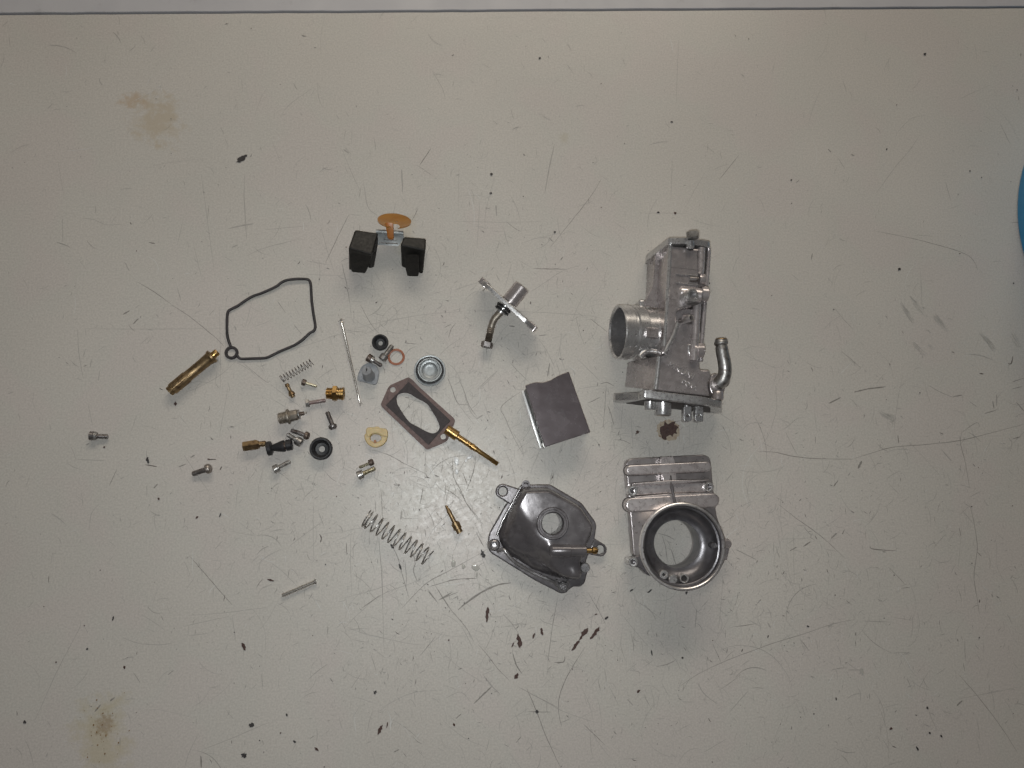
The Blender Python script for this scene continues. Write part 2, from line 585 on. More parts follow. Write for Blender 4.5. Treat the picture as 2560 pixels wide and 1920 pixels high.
def loft(rings, bev=0.0, seg=2, cap=True, bm=None):
    own = bm is None
    bm = bm or bmesh.new()
    b2 = bmesh.new()
    R = [[b2.verts.new(Vector(p)) for p in r] for r in rings]
    n = len(R[0])
    for a, b in zip(R, R[1:]):
        for k in range(n):
            b2.faces.new((a[k], a[(k + 1) % n], b[(k + 1) % n], b[k]))
    if cap:
        b2.faces.new(R[0]); b2.faces.new(R[-1])
    bmesh.ops.recalc_face_normals(b2, faces=b2.faces[:])
    if bev:
        es = [e for e in b2.edges if e.is_manifold and e.calc_face_angle(0) > math.radians(20)]
        bmesh.ops.bevel(b2, geom=es, offset=bev, segments=seg, profile=0.6, affect='EDGES', clamp_overlap=True)
    me = bpy.data.meshes.new('tmp')
    b2.to_mesh(me)
    b2.free()
    bm.from_mesh(me)
    bpy.data.meshes.remove(me)
    return bm


def box_at(c, d, L, w, h, bev=0.0, bm=None, up=None):
    """box centred on c, length L along d, w across, h upwards"""
    d, u, v = frame_of(d)
    if up is not None:
        v = (Vector(up) - d * Vector(up).dot(d)).normalized()
        u = v.cross(d)
    c = Vector(c)
    r = []
    for s in (-1, 1):
        r.append([c + d * s * L / 2 + u * a * w / 2 + v * b * h / 2 for a, b in ((-1, -1), (1, -1), (1, 1), (-1, 1))])
    return loft(r, bev, 2, True, bm)


def cut(obj, cutters):
    """boolean subtraction, applied at once; cutters are bmeshes in world millimetres"""
    org = Vector(obj['_org'])
    cbm = bmesh.new()
    for c in cutters:
        bmesh.ops.recalc_face_normals(c, faces=c.faces[:])
        me = bpy.data.meshes.new('tmpc'); c.to_mesh(me); c.free()
        cbm.from_mesh(me); bpy.data.meshes.remove(me)
    for v in cbm.verts:
        v.co = (v.co - org) * MM
    me = bpy.data.meshes.new('tmpc'); cbm.to_mesh(me); cbm.free()
    # world = plain mesh space of the part: both placed at the origin while cutting
    co_ = bpy.data.objects.new('tmpc', me); COL.objects.link(co_)
    tmp = bpy.data.objects.new('tmpo', obj.data); COL.objects.link(tmp)
    md = tmp.modifiers.new('b', 'BOOLEAN'); md.operation = 'DIFFERENCE'; md.object = co_; md.solver = 'EXACT'
    md.use_self = True
    dg = bpy.context.evaluated_depsgraph_get()
    new = bpy.data.meshes.new_from_object(tmp.evaluated_get(dg))
    new.name = obj.name
    obj.data = new
    bpy.data.objects.remove(tmp); bpy.data.objects.remove(co_); bpy.data.meshes.remove(me)
    if len(new.polygons):
        new.polygons.foreach_set('use_smooth', [True] * len(new.polygons))
        new.set_sharp_from_angle(angle=math.radians(32))


def text_bm(txt, size, depth, M, bev=0.03, off=0.0):
    cu = bpy.data.curves.new('t', 'FONT')
    cu.body = txt; cu.size = size; cu.extrude = depth / 2; cu.bevel_depth = bev; cu.resolution_u = 2
    cu.space_character = 1.08; cu.offset = off
    o = bpy.data.objects.new('t', cu); COL.objects.link(o)
    dg = bpy.context.evaluated_depsgraph_get()
    me = bpy.data.meshes.new_from_object(o.evaluated_get(dg))
    bm = bmesh.new(); bm.from_mesh(me)
    bm.transform(M)
    bpy.data.objects.remove(o); bpy.data.curves.remove(cu); bpy.data.meshes.remove(me)
    return bm


# ------------------------------------------------------------------ the bench
E0, E1 = P(0, 37), P(2560, 20)
ed = (E1 - E0).normalized()
en = Vector((-ed.y, ed.x, 0))
L0, L1 = E0 - ed * 400, E1 + ed * 400
wob = []
for i in range(121):
    q = L0.lerp(L1, i / 120)
    wob.append(q + en * (0.35 * mnoise.noise(Vector((i * 0.21, 3, 0))) + 0.25 * mnoise.noise(Vector((i * 0.9, 7, 0)))))
front = [L1 - en * 1000, L0 - en * 1000]
bt = bm_obj(plate([(q.x, q.y) for q in wob] + [(q.x, q.y) for q in front], -25, 0, b=0.5), 'bench_top', BENCH, angle=50)
bt['kind'] = 'structure'
g = 0.75
led = [q + en * (g + 0.25 * mnoise.noise(Vector((i * 0.5, 11, 0)))) for i, q in enumerate(wob)]
back = [L1 + en * 260, L0 + en * 260]
bl = bm_obj(plate([(q.x, q.y) for q in led] + [(q.x, q.y) for q in back], -25, 1.2, b=0.35), 'back_ledge', LEDGE, angle=50)
bl['kind'] = 'structure'
jd = bm_obj(plate([tuple((L0 - en * 2)[:2]), tuple((L1 - en * 2)[:2]), tuple((L1 + en * 4)[:2]), tuple((L0 + en * 4)[:2])], -27.2, -25.2, b=0), 'joint_dirt', DIRT, bt)
fl = bm_obj(plate([(-4000, -4000), (4000, -4000), (4000, 4000), (-4000, 4000)], -905, -900, b=0), 'floor', FLOORM)
fl['kind'] = 'structure'

# ---- scratches, rubs and chips in the paint
scr = bmesh.new()
zc = [0.012]


def ribbon(pts, w, mi, rag=0.0):
    w *= 1.12
    zc[0] += 0.000022
    z = zc[0]
    n = len(pts)
    pr = None
    for i, p in enumerate(pts):
        t = (pts[min(i + 1, n - 1)] - pts[max(i - 1, 0)])
        t.z = 0
        if t.length < 1e-6:
            continue
        t.normalize()
        s = i / max(1, n - 1)
        ww = w * (0.25 + 0.75 * math.sin(math.pi * min(1, max(0, s))) ** 0.6) * (1 + rag * random.uniform(-0.8, 0.8))
        nrm = Vector((-t.y, t.x, 0)) * ww / 2
        a = scr.verts.new((p.x + nrm.x, p.y + nrm.y, z)); b_ = scr.verts.new((p.x - nrm.x, p.y - nrm.y, z))
        if pr:
            f = scr.faces.new((pr[0], pr[1], b_, a)); f.material_index = mi
        pr = (a, b_)


def long_scratch(fr, pts, w=0.28, mi=1, sub=6):
    q = smooth_path([W(fr, x, y) for x, y in pts], sub)
    q = [p + Vector((random.gauss(0, 0.05), random.gauss(0, 0.05), 0)) for p in q]
    ribbon(q, w, mi, 0.35)


LONG = [
    ('b', [(110, 1355), (250, 1362), (400, 1395), (600, 1412), (865, 1415)], .42, 1),
    ('b', [(870, 1410), (1000, 1370), (1170, 1322), (1450, 1298), (1720, 1265), (2000, 1195), (2212, 1140)], .36, 1),
    ('b', [(1720, 1200), (1710, 1290), (1750, 1450), (1780, 1643)], .34, 1),
    ('b', [(1720, 1205), (1835, 1128), (1865, 1165)], .26, 1),
    ('b', [(110, 1340), (190, 1230), (250, 1050), (258, 930), (245, 830)], .26, 0),
    ('b', [(0, 590), (120, 640), (260, 695), (325, 650)], .24, 0),
    ('b', [(1460, 835), (1560, 890), (1660, 930)], .28, 1), ('b', [(870, 885), (980, 860), (1120, 843)], .9, 1),
    ('b', [(670, 975), (765, 928)], .9, 1), ('b', [(765, 560), (850, 630), (920, 692)], .3, 1),
    ('b', [(1215, 1225), (1222, 1290)], .7, 1), ('b', [(563, 1235), (563, 1293)], .4, 1),
    ('b', [(1965, 955), (1975, 1015)], .8, 1), ('b', [(1995, 905), (1998, 1000)], .5, 1),
    ('b', [(2150, 965), (2212, 1035)], .6, 1), ('b', [(2120, 1255), (2185, 1238)], .6, 1),
    ('b', [(2125, 600), (2110, 660), (2085, 658)], .6, 2), ('b', [(1860, 738), (1895, 743)], .6, 2),
    ('b', [(2120, 805), (2212, 775)], .4, 1), ('b', [(2120, 860), (2200, 840)], .35, 1),
    ('b', [(900, 1490), (930, 1430)], 1.3, 1), ('b', [(710, 1630), (745, 1580)], .7, 1),
    ('b', [(1560, 1340), (1640, 1430)], .8, 0), ('b', [(1650, 922), (1725, 908)], .6, 1), ('b', [(1545, 1205), (1575, 1220)], .7, 1),
    ('b', [(1780, 960), (1840, 1000)], .3, 1), ('b', [(1900, 1055), (1990, 1030)], .5, 1), ('b', [(1405, 0), (1405, 200)], .2, 0),
    ('g', [(820, 1200), (1070, 1250), (1300, 1312), (1400, 1350), (1445, 1390), (1468, 1445)], .36, 1),
    ('g', [(485, 300), (430, 440), (400, 550)], .22, 0), ('g', [(1610, 525), (1672, 655)], .28, 1),
    ('g', [(1350, 375), (1440, 330), (1545, 285)], .25, 0), ('g', [(1145, 472), (1060, 490), (1000, 540), (960, 590)], .22, 0),
    ('g', [(620, 250), (645, 330)], .4, 0), ('g', [(1115, 245), (1055, 315)], .25, 0), ('g', [(430, 1340), (423, 1383)], .6, 1),
    ('g', [(1110, 1440), (1115, 1659)], .2, 0), ('g', [(528, 686), (548, 705)], .9, 1), ('g', [(1040, 1610), (1090, 1655)], .8, 0),
    ('g', [(1265, 890), (1300, 1010)], .4, 0), ('g', [(1680, 1145), (1730, 1147)], .35, 1), ('g', [(590, 740), (635, 810)], .4, 0),
    ('e', [(615, 0), (730, 90), (830, 160), (930, 240), (1040, 345)], .34, 1),
    ('e', [(1820, 0), (1850, 130), (1868, 280), (1848, 450), (1868, 600), (1882, 690)], .36, 1),
    ('e', [(1195, 265), (1215, 283), (1365, 295)], .6, 1), ('e', [(1865, 300), (1895, 328)], .5, 1),
    ('e', [(1755, 1075), (1860, 1195), (2010, 1390), (2120, 1560)], .3, 1), ('e', [(1735, 1230), (1850, 1205), (1990, 1180), (2150, 1145)], .24, 0),
    ('e', [(0, 1145), (120, 1065), (280, 990), (420, 935), (600, 870), (780, 815), (960, 755), (1100, 725)], .3, 1),
    ('e', [(1140, 735), (1340, 742)], .4, 0), ('e', [(345, 772), (480, 752)], .35, 1), ('e', [(1310, 395), (1420, 510)], .26, 1),
    ('e', [(360, 290), (480, 350)], .4, 1), ('e', [(775, 268), (820, 237)], .8, 1), ('e', [(690, 295), (735, 270)], .6, 1),
    ('e', [(950, 218), (985, 180)], .8, 1), ('e', [(1020, 190), (1035, 160)], .7, 1), ('e', [(1390, 530), (1445, 523)], .4, 1),
    ('e', [(1780, 1000), (1790, 1050)], .35, 1), ('e', [(105, 660), (95, 780)], .35, 1), ('e', [(110, 1120), (150, 1190), (230, 1255)], .5, 0),
    ('e', [(310, 1310), (370, 1240), (430, 1175)], .35, 0), ('e', [(1990, 230), (1995, 400), (2050, 500)], .22, 0),
    ('e', [(550, 745), (570, 780)], .8, 0), ('e', [(485, 625), (510, 600)], .6, 1), ('e', [(1755, 150), (1765, 200)], .5, 1),
    ('e', [(150, 1560), (295, 1475)], .3, 0), ('e', [(1740, 1268), (1775, 1235)], 1.0, 1), ('e', [(930, 775), (970, 745)], 1.0, 0),
    ('d', [(735, 320), (800, 265), (900, 200), (990, 160), (1075, 147)], 1.0, 1),
    ('d', [(1550, 560), (1480, 670), (1420, 780), (1385, 880), (1380, 980), (1400, 1070)], .42, 1),
    ('d', [(1175, 825), (1240, 980), (1300, 1135), (1390, 1330)], .42, 1), ('d', [(1120, 815), (1240, 880), (1380, 950)], .3, 1),
    ('d', [(1210, 855), (1300, 915), (1440, 985), (1620, 1045)], .26, 0), ('d', [(1540, 1055), (1680, 1190)], .34, 1),
    ('d', [(1375, 240), (1340, 430), (1310, 665)], .32, 1), ('d', [(245, 0), (250, 300), (258, 600)], .24, 0),
    ('d', [(600, 190), (680, 310), (780, 430), (835, 525)], .34, 1), ('d', [(860, 540), (930, 620), (990, 700), (1060, 770)], .34, 1),
    ('d', [(835, 925), (895, 865), (950, 815)], .8, 1), ('d', [(895, 740), (950, 810), (1005, 865)], .6, 0),
    ('d', [(0, 440), (100, 340), (240, 225), (430, 150), (560, 90)], .28, 0), ('d', [(550, 170), (700, 130), (860, 115)], .3, 1),
    ('d', [(1570, 210), (1640, 330), (1680, 410)], .32, 1), ('d', [(1260, 375), (1290, 400), (1390, 430)], .4, 0),
    ('d', [(1870, 255), (1960, 320), (2050, 385)], .26, 0), ('d', [(1780, 340), (1850, 430), (1960, 560)], .24, 0),
    ('d', [(2010, 685), (2080, 670), (2130, 645)], .4, 1), ('d', [(1020, 345), (1080, 410), (1120, 470)], .5, 0),
    ('d', [(490, 615), (590, 490)], .34, 1), ('d', [(600, 560), (740, 690), (900, 790)], .22, 0), ('d', [(1085, 600), (1110, 680), (1145, 730)], .7, 1),
    ('d', [(1350, 660), (1410, 655), (1420, 620)], .6, 1), ('d', [(1180, 975), (1330, 978)], .35, 1), ('d', [(1420, 535), (1385, 565)], .4, 0),
    ('d', [(720, 1020), (755, 988)], .5, 1), ('d', [(1105, 1175), (1140, 1135)], .45, 1), ('d', [(320, 1235), (355, 1218)], .6, 1),
    ('d', [(45, 825), (110, 730)], .3, 0), ('d', [(175, 610), (208, 720)], .35, 0), ('d', [(650, 890), (750, 850), (815, 915)], .28, 0),
    ('d', [(390, 0), (400, 90), (400, 200)], .3, 1), ('d', [(540, 200), (600, 270)], .5, 1), ('d', [(615, 255), (735, 205)], .45, 1),
    ('d', [(935, 1150), (915, 1230)], .35, 0), ('d', [(1820, 895), (1860, 935)], .7, 0), ('d', [(1840, 710), (1895, 720), (1900, 745)], .4, 0),
    ('c', [(1190, 325), (1290, 440), (1380, 545), (1460, 635)], .4, 1), ('c', [(1190, 700), (1450, 680), (1700, 645)], .26, 0),
    ('c', [(1150, 770), (1440, 705)], .26, 0), ('c', [(1180, 830), (1320, 810)], .28, 0), ('c', [(1460, 700), (1480, 865)], .3, 0),
    ('c', [(505, 730), (500, 780), (420, 930), (340, 1090), (270, 1250), (210, 1380)], .28, 0), ('c', [(1270, 1545), (1440, 1480), (1590, 1415), (1700, 1370)], .3, 0),
    ('c', [(1160, 1659), (1190, 1560), (1250, 1440)], .24, 0), ('c', [(1820, 265), (1930, 180), (2050, 95)], .3, 0),
    ('c', [(1450, 172), (1600, 195), (1500, 115)], .24, 0), ('c', [(1968, 0), (1970, 350)], .22, 0), ('c', [(2000, 50), (2035, 135)], .4, 0),
    ('c', [(2008, 190), (2020, 215), (2013, 243)], .6, 2), ('c', [(560, 165), (575, 60), (625, 0)], .28, 0), ('c', [(307, 450), (305, 495)], .5, 1),
    ('c', [(780, 1230), (850, 1222)], .26, 0), ('c', [(1055, 1075), (1090, 1045)], .35, 1), ('c', [(750, 825), (850, 870), (1000, 885), (1100, 870)], .3, 0),
    ('c', [(1610, 525), (1650, 470)], .4, 1), ('c', [(1808, 470), (1818, 410)], .3, 1), ('c', [(1940, 600), (1965, 562)], .35, 1),
    ('c', [(1162, 548), (1220, 465)], .26, 0), ('c', [(1262, 1580), (1265, 1659)], .8, 1),
    ('c', [(595, 1305), (635, 1260)], .9, 1), ('c', [(690, 1240), (722, 1215)], .8, 1),
    ('a', [(385, 1095), (385, 1240)], .3, 0), ('a', [(500, 1095), (580, 1105), (655, 1135), (765, 1130)], .28, 0), ('a', [(880, 1130), (942, 1070)], .28, 0),
    ('a', [(1235, 820), (1260, 1000), (1290, 1230), (1315, 1410)], .24, 0), ('a', [(1505, 825), (1500, 950), (1510, 1130), (1515, 1215)], .45, 0),
    ('a', [(1400, 1160), (1490, 1140), (1560, 1130)], .9, 0), ('a', [(845, 1487), (950, 1550), (1050, 1622)], .34, 1),
    ('a', [(2145, 1070), (2090, 1180), (2000, 1370)], .34, 1), ('a', [(2145, 1070), (2212, 1080)], .24, 0), ('a', [(2100, 1370), (2130, 1500), (2150, 1622)], .3, 1),
    ('a', [(2100, 670), (2150, 790), (2212, 930)], .26, 0), ('a', [(1740, 440), (1800, 380), (1935, 285)], .24, 0), ('a', [(1630, 1165), (1900, 1140)], .22, 0),
    ('a', [(1970, 1140), (2010, 1290), (2060, 1450)], .24, 0), ('a', [(915, 1243), (952, 1252)], .8, 1), ('a', [(765, 1362), (795, 1420)], .6, 0),
    ('a', [(2110, 672), (2145, 697)], .9, 0), ('a', [(1425, 1275), (1462, 1258)], .8, 0), ('a', [(1130, 1080), (1090, 1260)], .22, 0),
    ('a', [(1355, 535), (1378, 580)], .4, 0), ('a', [(1190, 1260), (1240, 1470)], .22, 0), ('a', [(1880, 1440), (2130, 1450)], .2, 0),
    ('f', [(1390, 800), (1330, 900), (1220, 1040), (1095, 1195)], .32, 1), ('f', [(345, 720), (410, 622)], .5, 1), ('f', [(1120, 600), (1090, 740), (1065, 880)], .7, 0),
    ('f', [(240, 742), (246, 880)], .9, 0), ('f', [(22, 825), (45, 960), (100, 1010)], .4, 0), ('f', [(335, 968), (300, 1040)], .35, 1),
    ('f', [(2070, 803), (2185, 660)], .3, 1), ('f', [(410, 170), (470, 270), (490, 330)], .3, 0), ('f', [(540, 1045), (850, 1050), (1050, 1045)], .24, 0),
    ('f', [(840, 1045), (900, 1090), (930, 1105)], .3, 1), ('f', [(783, 950), (788, 1015)], .9, 0), ('f', [(1835, 0), (1820, 380)], .25, 0),
    ('f', [(1800, 680), (1790, 910)], .25, 0), ('f', [(1640, 998), (1890, 998)], .24, 0), ('f', [(690, 930), (675, 1198)], .24, 0),
    ('f', [(870, 400), (885, 460)], .4, 0), ('f', [(830, 1110), (860, 1198)], .24, 0), ('f', [(570, 700), (568, 1000)], .2, 0),
    ('f', [(1870, 970), (1930, 860), (1990, 760)], .22, 0), ('f', [(1270, 1070), (1340, 1120), (1390, 1135)], .24, 0),
    ('h', [(1420, 5), (1560, 95), (1680, 190), (1800, 290), (1860, 355)], .34, 1), ('h', [(1840, 205), (1100, 208), (700, 205)], .2, 0), ('h', [(1820, 0), (1830, 500), (1830, 700)], .2, 0),
    ('h', [(645, 205), (648, 320), (660, 440), (690, 620)], .34, 0), ('h', [(1480, 920), (1550, 1000)], .2, 0), ('h', [(730, 830), (750, 920), (768, 1010)], .26, 0),
    ('h', [(640, 1290), (880, 1300)], .4, 0), ('h', [(590, 1180), (635, 1298)], .26, 0), ('h', [(905, 1510), (970, 1370)], .34, 1), ('h', [(1135, 920), (1085, 1065)], .24, 0),
    ('h', [(1205, 1333), (1305, 1350)], .5, 2), ('h', [(1480, 1352), (1545, 1328)], .7, 1), ('h', [(1720, 1290), (1795, 1290)], .6, 2), ('h', [(1580, 1275), (1615, 1253)], .8, 1),
    ('h', [(1275, 1530), (1308, 1493)], .8, 1), ('h', [(1020, 88), (1075, 55)], .7, 1), ('h', [(1105, 165), (1150, 120)], .9, 1), ('h', [(1160, 340), (1245, 262)], .26, 0),
    ('h', [(1825, 1378), (1842, 1348)], .7, 2), ('h', [(1520, 1240), (1590, 1350), (1760, 1600)], .24, 0), ('h', [(1895, 670), (1815, 1130)], .26, 0), ('h', [(748, 530), (760, 455)], .4, 0),
    ('h', [(690, 440), (712, 370)], .4, 0), ('h', [(830, 545), (815, 640)], .35, 0), ('h', [(1930, 470), (2060, 540), (2124, 600)], .26, 0),
    ('B', [(1480, 355), (1580, 495)], .3, 1), ('B', [(1680, 640), (1780, 760)], .28, 1), ('B', [(960, 660), (980, 715)], .8, 0), ('B', [(1060, 1110), (1330, 1330), (1390, 1330)], .26, 1),
    ('B', [(1400, 1370), (1640, 1560), (1790, 1659)], .26, 0), ('B', [(1180, 330), (1080, 700)], .22, 0), ('B', [(2147, 790), (1850, 890), (1560, 960)], .24, 0),
    ('D', [(510, 0), (600, 170), (700, 340), (815, 470)], .3, 1), ('D', [(340, 420), (700, 320), (1100, 240), (1600, 160), (2169, 120)], .26, 0),
    ('D', [(270, 390), (330, 425), (600, 448)], .26, 1), ('D', [(880, 450), (960, 435), (1100, 468), (1220, 460)], .24, 0),
    ('D', [(1920, 545), (1960, 410), (2040, 300)], .4, 1), ('D', [(1860, 375), (1965, 322)], .4, 1), ('D', [(1220, 615), (1290, 628), (1410, 636)], .5, 1),
    ('D', [(870, 1000), (900, 1050), (905, 1110)], .35, 1), ('D', [(1390, 400), (1405, 330)], .4, 0), ('D', [(0, 535), (250, 460)], .3, 0),
    ('D', [(1890, 930), (2000, 1020), (2100, 1180), (2169, 1390)], .3, 0), ('D', [(1900, 1170), (1960, 1300), (2030, 1500), (2110, 1640)], .34, 1), ('D', [(350, 0), (370, 190)], .3, 0),
    ('F', [(1375, 140), (1430, 290), (1500, 465), (1640, 480)], .36, 1), ('F', [(1500, 110), (1590, 330), (1650, 500), (1750, 640)], .34, 1), ('F', [(1500, 465), (1600, 600), (1720, 750)], .28, 0),
    ('F', [(2212, 385), (2130, 455), (2070, 510), (2080, 560), (2150, 720), (2212, 860)], .2, 0), ('F', [(1745, 670), (1825, 620)], .5, 1), ('F', [(385, 1080), (600, 1150), (800, 1260), (1090, 1400)], .36, 1),
    ('F', [(460, 650), (560, 760)], .4, 0), ('F', [(1020, 560), (1025, 700), (990, 850)], .28, 1), ('F', [(1070, 960), (1075, 1180), (1060, 1475)], .26, 0), ('F', [(1765, 285), (1880, 190), (2020, 40)], .3, 0),
    ('F', [(800, 385), (860, 395)], .5, 1), ('F', [(860, 410), (1010, 450)], .3, 1), ('F', [(1120, 545), (1180, 580)], .6, 0), ('F', [(100, 645), (120, 590)], .5, 0), ('F', [(360, 900), (560, 870), (650, 850)], .2, 0),
    ('G', [(1570, 0), (1650, 130), (1700, 220), (1870, 430)], .42, 1), ('G', [(1390, 5), (1500, 70), (1640, 190)], .36, 1), ('G', [(510, 0), (525, 250), (540, 440)], .34, 1), ('G', [(480, 690), (520, 1200), (540, 1659)], .3, 1),
    ('G', [(640, 760), (690, 850), (750, 980), (800, 1180), (900, 1520)], .4, 1), ('G', [(965, 930), (985, 1050), (960, 1140), (1015, 1300)], .45, 1), ('G', [(250, 1659), (500, 1480)], .4, 1), ('G', [(0, 1520), (370, 1420), (700, 1310)], .28, 0),
    ('G', [(800, 1659), (1050, 1400), (1180, 1290), (1480, 1130), (1980, 850)], .36, 1), ('G', [(1200, 1360), (1400, 1300), (1520, 1265), (1850, 1250)], .34, 1), ('G', [(1310, 1550), (1500, 1440)], .6, 1), ('G', [(130, 1190), (280, 1300), (370, 1400)], .34, 0),
    ('G', [(1160, 1400), (1300, 1600)], .4, 1), ('G', [(1260, 1350), (1450, 1640)], .4, 1), ('G', [(1090, 0), (1075, 110), (1050, 220)], .5, 1), ('G', [(430, 180), (440, 330)], .4, 0), ('G', [(1820, 600), (1930, 810)], .45, 1),
    ('G', [(1395, 30), (1430, 180)], .34, 0), ('G', [(1120, 560), (1132, 680)], .4, 1), ('G', [(800, 305), (785, 440)], .8, 0), ('G', [(1060, 560), (1110, 1000)], .22, 0), ('G', [(100, 560), (90, 1000), (110, 1500)], .26, 0),
    ('G', [(30, 750), (40, 930)], .5, 1), ('G', [(780, 425), (1030, 420)], .28, 0), ('G', [(900, 600), (1050, 625)], .26, 0),
    ('N', [(500, 1100), (420, 1150), (320, 1240), (360, 1340), (430, 1500), (520, 1659)], .3, 1), ('N', [(600, 40), (730, 42), (880, 45)], .5, 1), ('N', [(1000, 15), (850, 60), (700, 160), (580, 240)], .3, 0),
    ('N', [(640, 640), (720, 760), (785, 900)], .34, 0), ('N', [(740, 855), (722, 975)], .6, 1), ('N', [(840, 640), (815, 800)], .3, 0), ('N', [(965, 430), (990, 560), (1040, 700)], .34, 0), ('N', [(0, 405), (500, 410), (1000, 440), (1175, 465)], .26, 0),
    ('N', [(390, 535), (440, 540)], .7, 1), ('N', [(645, 620), (715, 612)], .5, 1), ('N', [(425, 825), (418, 860)], .5, 1), ('N', [(630, 765), (620, 795)], .5, 1), ('N', [(410, 0), (350, 220)], .34, 0), ('N', [(980, 820), (1175, 1010)], .34, 0),
    ('N', [(1070, 1200), (1120, 1180), (1175, 1150)], .5, 1), ('N', [(980, 1080), (1175, 1050)], .26, 0), ('N', [(105, 1090), (290, 920)], .34, 0), ('N', [(0, 1120), (60, 1280), (120, 1340)], .4, 0), ('N', [(105, 1340), (160, 1310)], .6, 0),
    ('N', [(560, 860), (510, 1080)], .3, 0), ('N', [(160, 1170), (250, 1420)], .26, 0), ('N', [(275, 85), (310, 150)], .5, 0), ('N', [(1090, 470), (1175, 540)], .4, 1),
    ('J', [(0, 830), (90, 810), (180, 855)], .5, 1), ('J', [(100, 1110), (140, 1210), (180, 1370)], .5, 1), ('J', [(80, 830), (65, 1100), (40, 1400)], .36, 1), ('J', [(400, 1250), (430, 1659)], .36, 0), ('J', [(1370, 1080), (1600, 1240), (1866, 1410)], .26, 0),
    ('J', [(180, 1550), (300, 1560), (400, 1610)], .36, 1), ('J', [(0, 80), (100, 160)], .3, 1), ('J', [(1160, 1300), (1165, 1659)], .2, 0), ('J', [(300, 1060), (270, 1400)], .3, 0), ('J', [(810, 1240), (870, 1300)], .3, 1),
    ('L', [(460, 930), (560, 960), (640, 1000)], .4, 1), ('L', [(500, 950), (540, 1080), (560, 1240)], .4, 1), ('L', [(600, 1100), (660, 1290)], .5, 1), ('L', [(1100, 330), (1095, 480)], .4, 0), ('L', [(1180, 380), (1290, 250)], .4, 0),
    ('L', [(1310, 1110), (1397, 1150)], .4, 1), ('L', [(20, 600), (30, 860)], .26, 0), ('R', [(590, 60), (600, 270), (680, 430), (760, 600), (880, 760)], .4, 1), ('R', [(850, 50), (820, 230), (740, 440)], .4, 1), ('R', [(700, 230), (760, 380)], .34, 1),
]
for fr, pts, w, mi in LONG:
    long_scratch(fr, pts, w, mi)

# random fine scratches: dense where the parts lie and below them, thin towards the edges
def dens(x, y):
    a = math.exp(-(((x - 1330) / 620) ** 2 + ((y - 1370) / 400) ** 2))
    b_ = 0.45 * math.exp(-(((x - 1100) / 500) ** 2 + ((y - 900) / 400) ** 2))
    c_ = 0.35 * math.exp(-(((x - 2100) / 500) ** 2 + ((y - 1400) / 500) ** 2))
    return a + b_ + c_ + 0.05


cnt = 0
while cnt < 8200:
    x, y = random.uniform(-60, 2620), random.uniform(45, 1980)
    if random.random() > dens(x, y):
        continue
    cnt += 1
    a = random.choice((random.gauss(-60, 25), random.gauss(35, 25), random.gauss(88, 8), random.uniform(0, 180)))
    a = math.radians(a)
    Ln = min(60, random.lognormvariate(1.25, 0.85))
    p = P(x, y)
    curv = random.gauss(0, 0.9) / max(4, Ln)
    n = max(3, int(Ln / 2.2) + 2)
    pts = []
    for i in range(n):
        pts.append(p.copy())
        p = p + Vector((math.cos(a), math.sin(a), 0)) * (Ln / n)
        a += curv * Ln / n + random.gauss(0, 0.03)
    u = random.random()
    mi = 0 if u < 0.76 else (1 if u < 0.92 else (3 if u < 0.995 else 2))
    wd_ = random.uniform(0.12, 0.27) if mi in (0, 1, 3) else random.uniform(0.2, 0.45)
    if mi == 2:
        pts = pts[:3]
    ribbon(pts, wd_, mi, 0.4)
# short scuffs
for i in range(750):
    while True:
        x, y = random.uniform(0, 2560), random.uniform(60, 1960)
        if random.random() < dens(x, y):
            break
    a = math.radians(random.choice((random.gauss(60, 20), random.gauss(-50, 20), random.uniform(0, 180))))
    Ln = random.uniform(0.8, 3.6)
    p = P(x, y)
    ribbon([p, p + Vector((math.cos(a), math.sin(a), 0)) * Ln / 2, p + Vector((math.cos(a + .15), math.sin(a + .15), 0)) * Ln],
           random.uniform(0.25, 0.6), random.choice((0, 0, 0, 1, 1, 1, 1, 2)), 0.5)
# soft finger-wide smears on the right, built as bundles of fine parallel rubs
for fr, x0, y0, x1, y1, wdt in (('b', 1230, 175, 1350, 345, 9), ('b', 1310, 130, 1440, 300, 7), ('b', 1490, 270, 1630, 420, 9), ('b', 1310, 480, 1430, 600, 11),
                                ('b', 1860, 400, 2000, 565, 10), ('b', 2100, 400, 2190, 545, 8), ('b', 1060, 1030, 1200, 1120, 16), ('b', 1440, 390, 1480, 420, 5), ('b', 1455, 505, 1490, 548, 5)):
    A_, B_ = W(fr, x0, y0), W(fr, x1, y1)
    dd = (B_ - A_); nn_ = Vector((-dd.y, dd.x, 0)).normalized()
    for k in range(int(wdt * 2.2)):
        s0, s1 = sorted((random.random(), random.random()))
        o_ = nn_ * random.gauss(0, wdt * 0.09)
        ribbon([A_ + dd * s0 + o_, A_ + dd * (s0 + s1) / 2 + o_, A_ + dd * s1 + o_], random.uniform(.12, .26), random.choice((4, 4, 4, 0)), .4)
so = bm_obj(scr, 'scratch_marks', SCR[0], bt, smooth=False, extra=SCR[1:])
so['kind'] = 'stuff'


def chip_poly(c, L, w, ang, jag=0.35, n=14, rnd=None):
    rnd = rnd or random
    pts = []
    for k in range(n):
        t = 2 * math.pi * k / n
        rr = 1 + rnd.uniform(-jag, jag)
        x, y = math.cos(t) * L / 2 * (1 + rnd.uniform(-.12, .12)), math.sin(t) * w / 2 * rr * (abs(math.sin(t)) ** 0.3)
        pts.append((c.x + x * math.cos(ang) - y * math.sin(ang), c.y + x * math.sin(ang) + y * math.cos(ang)))
    return pts


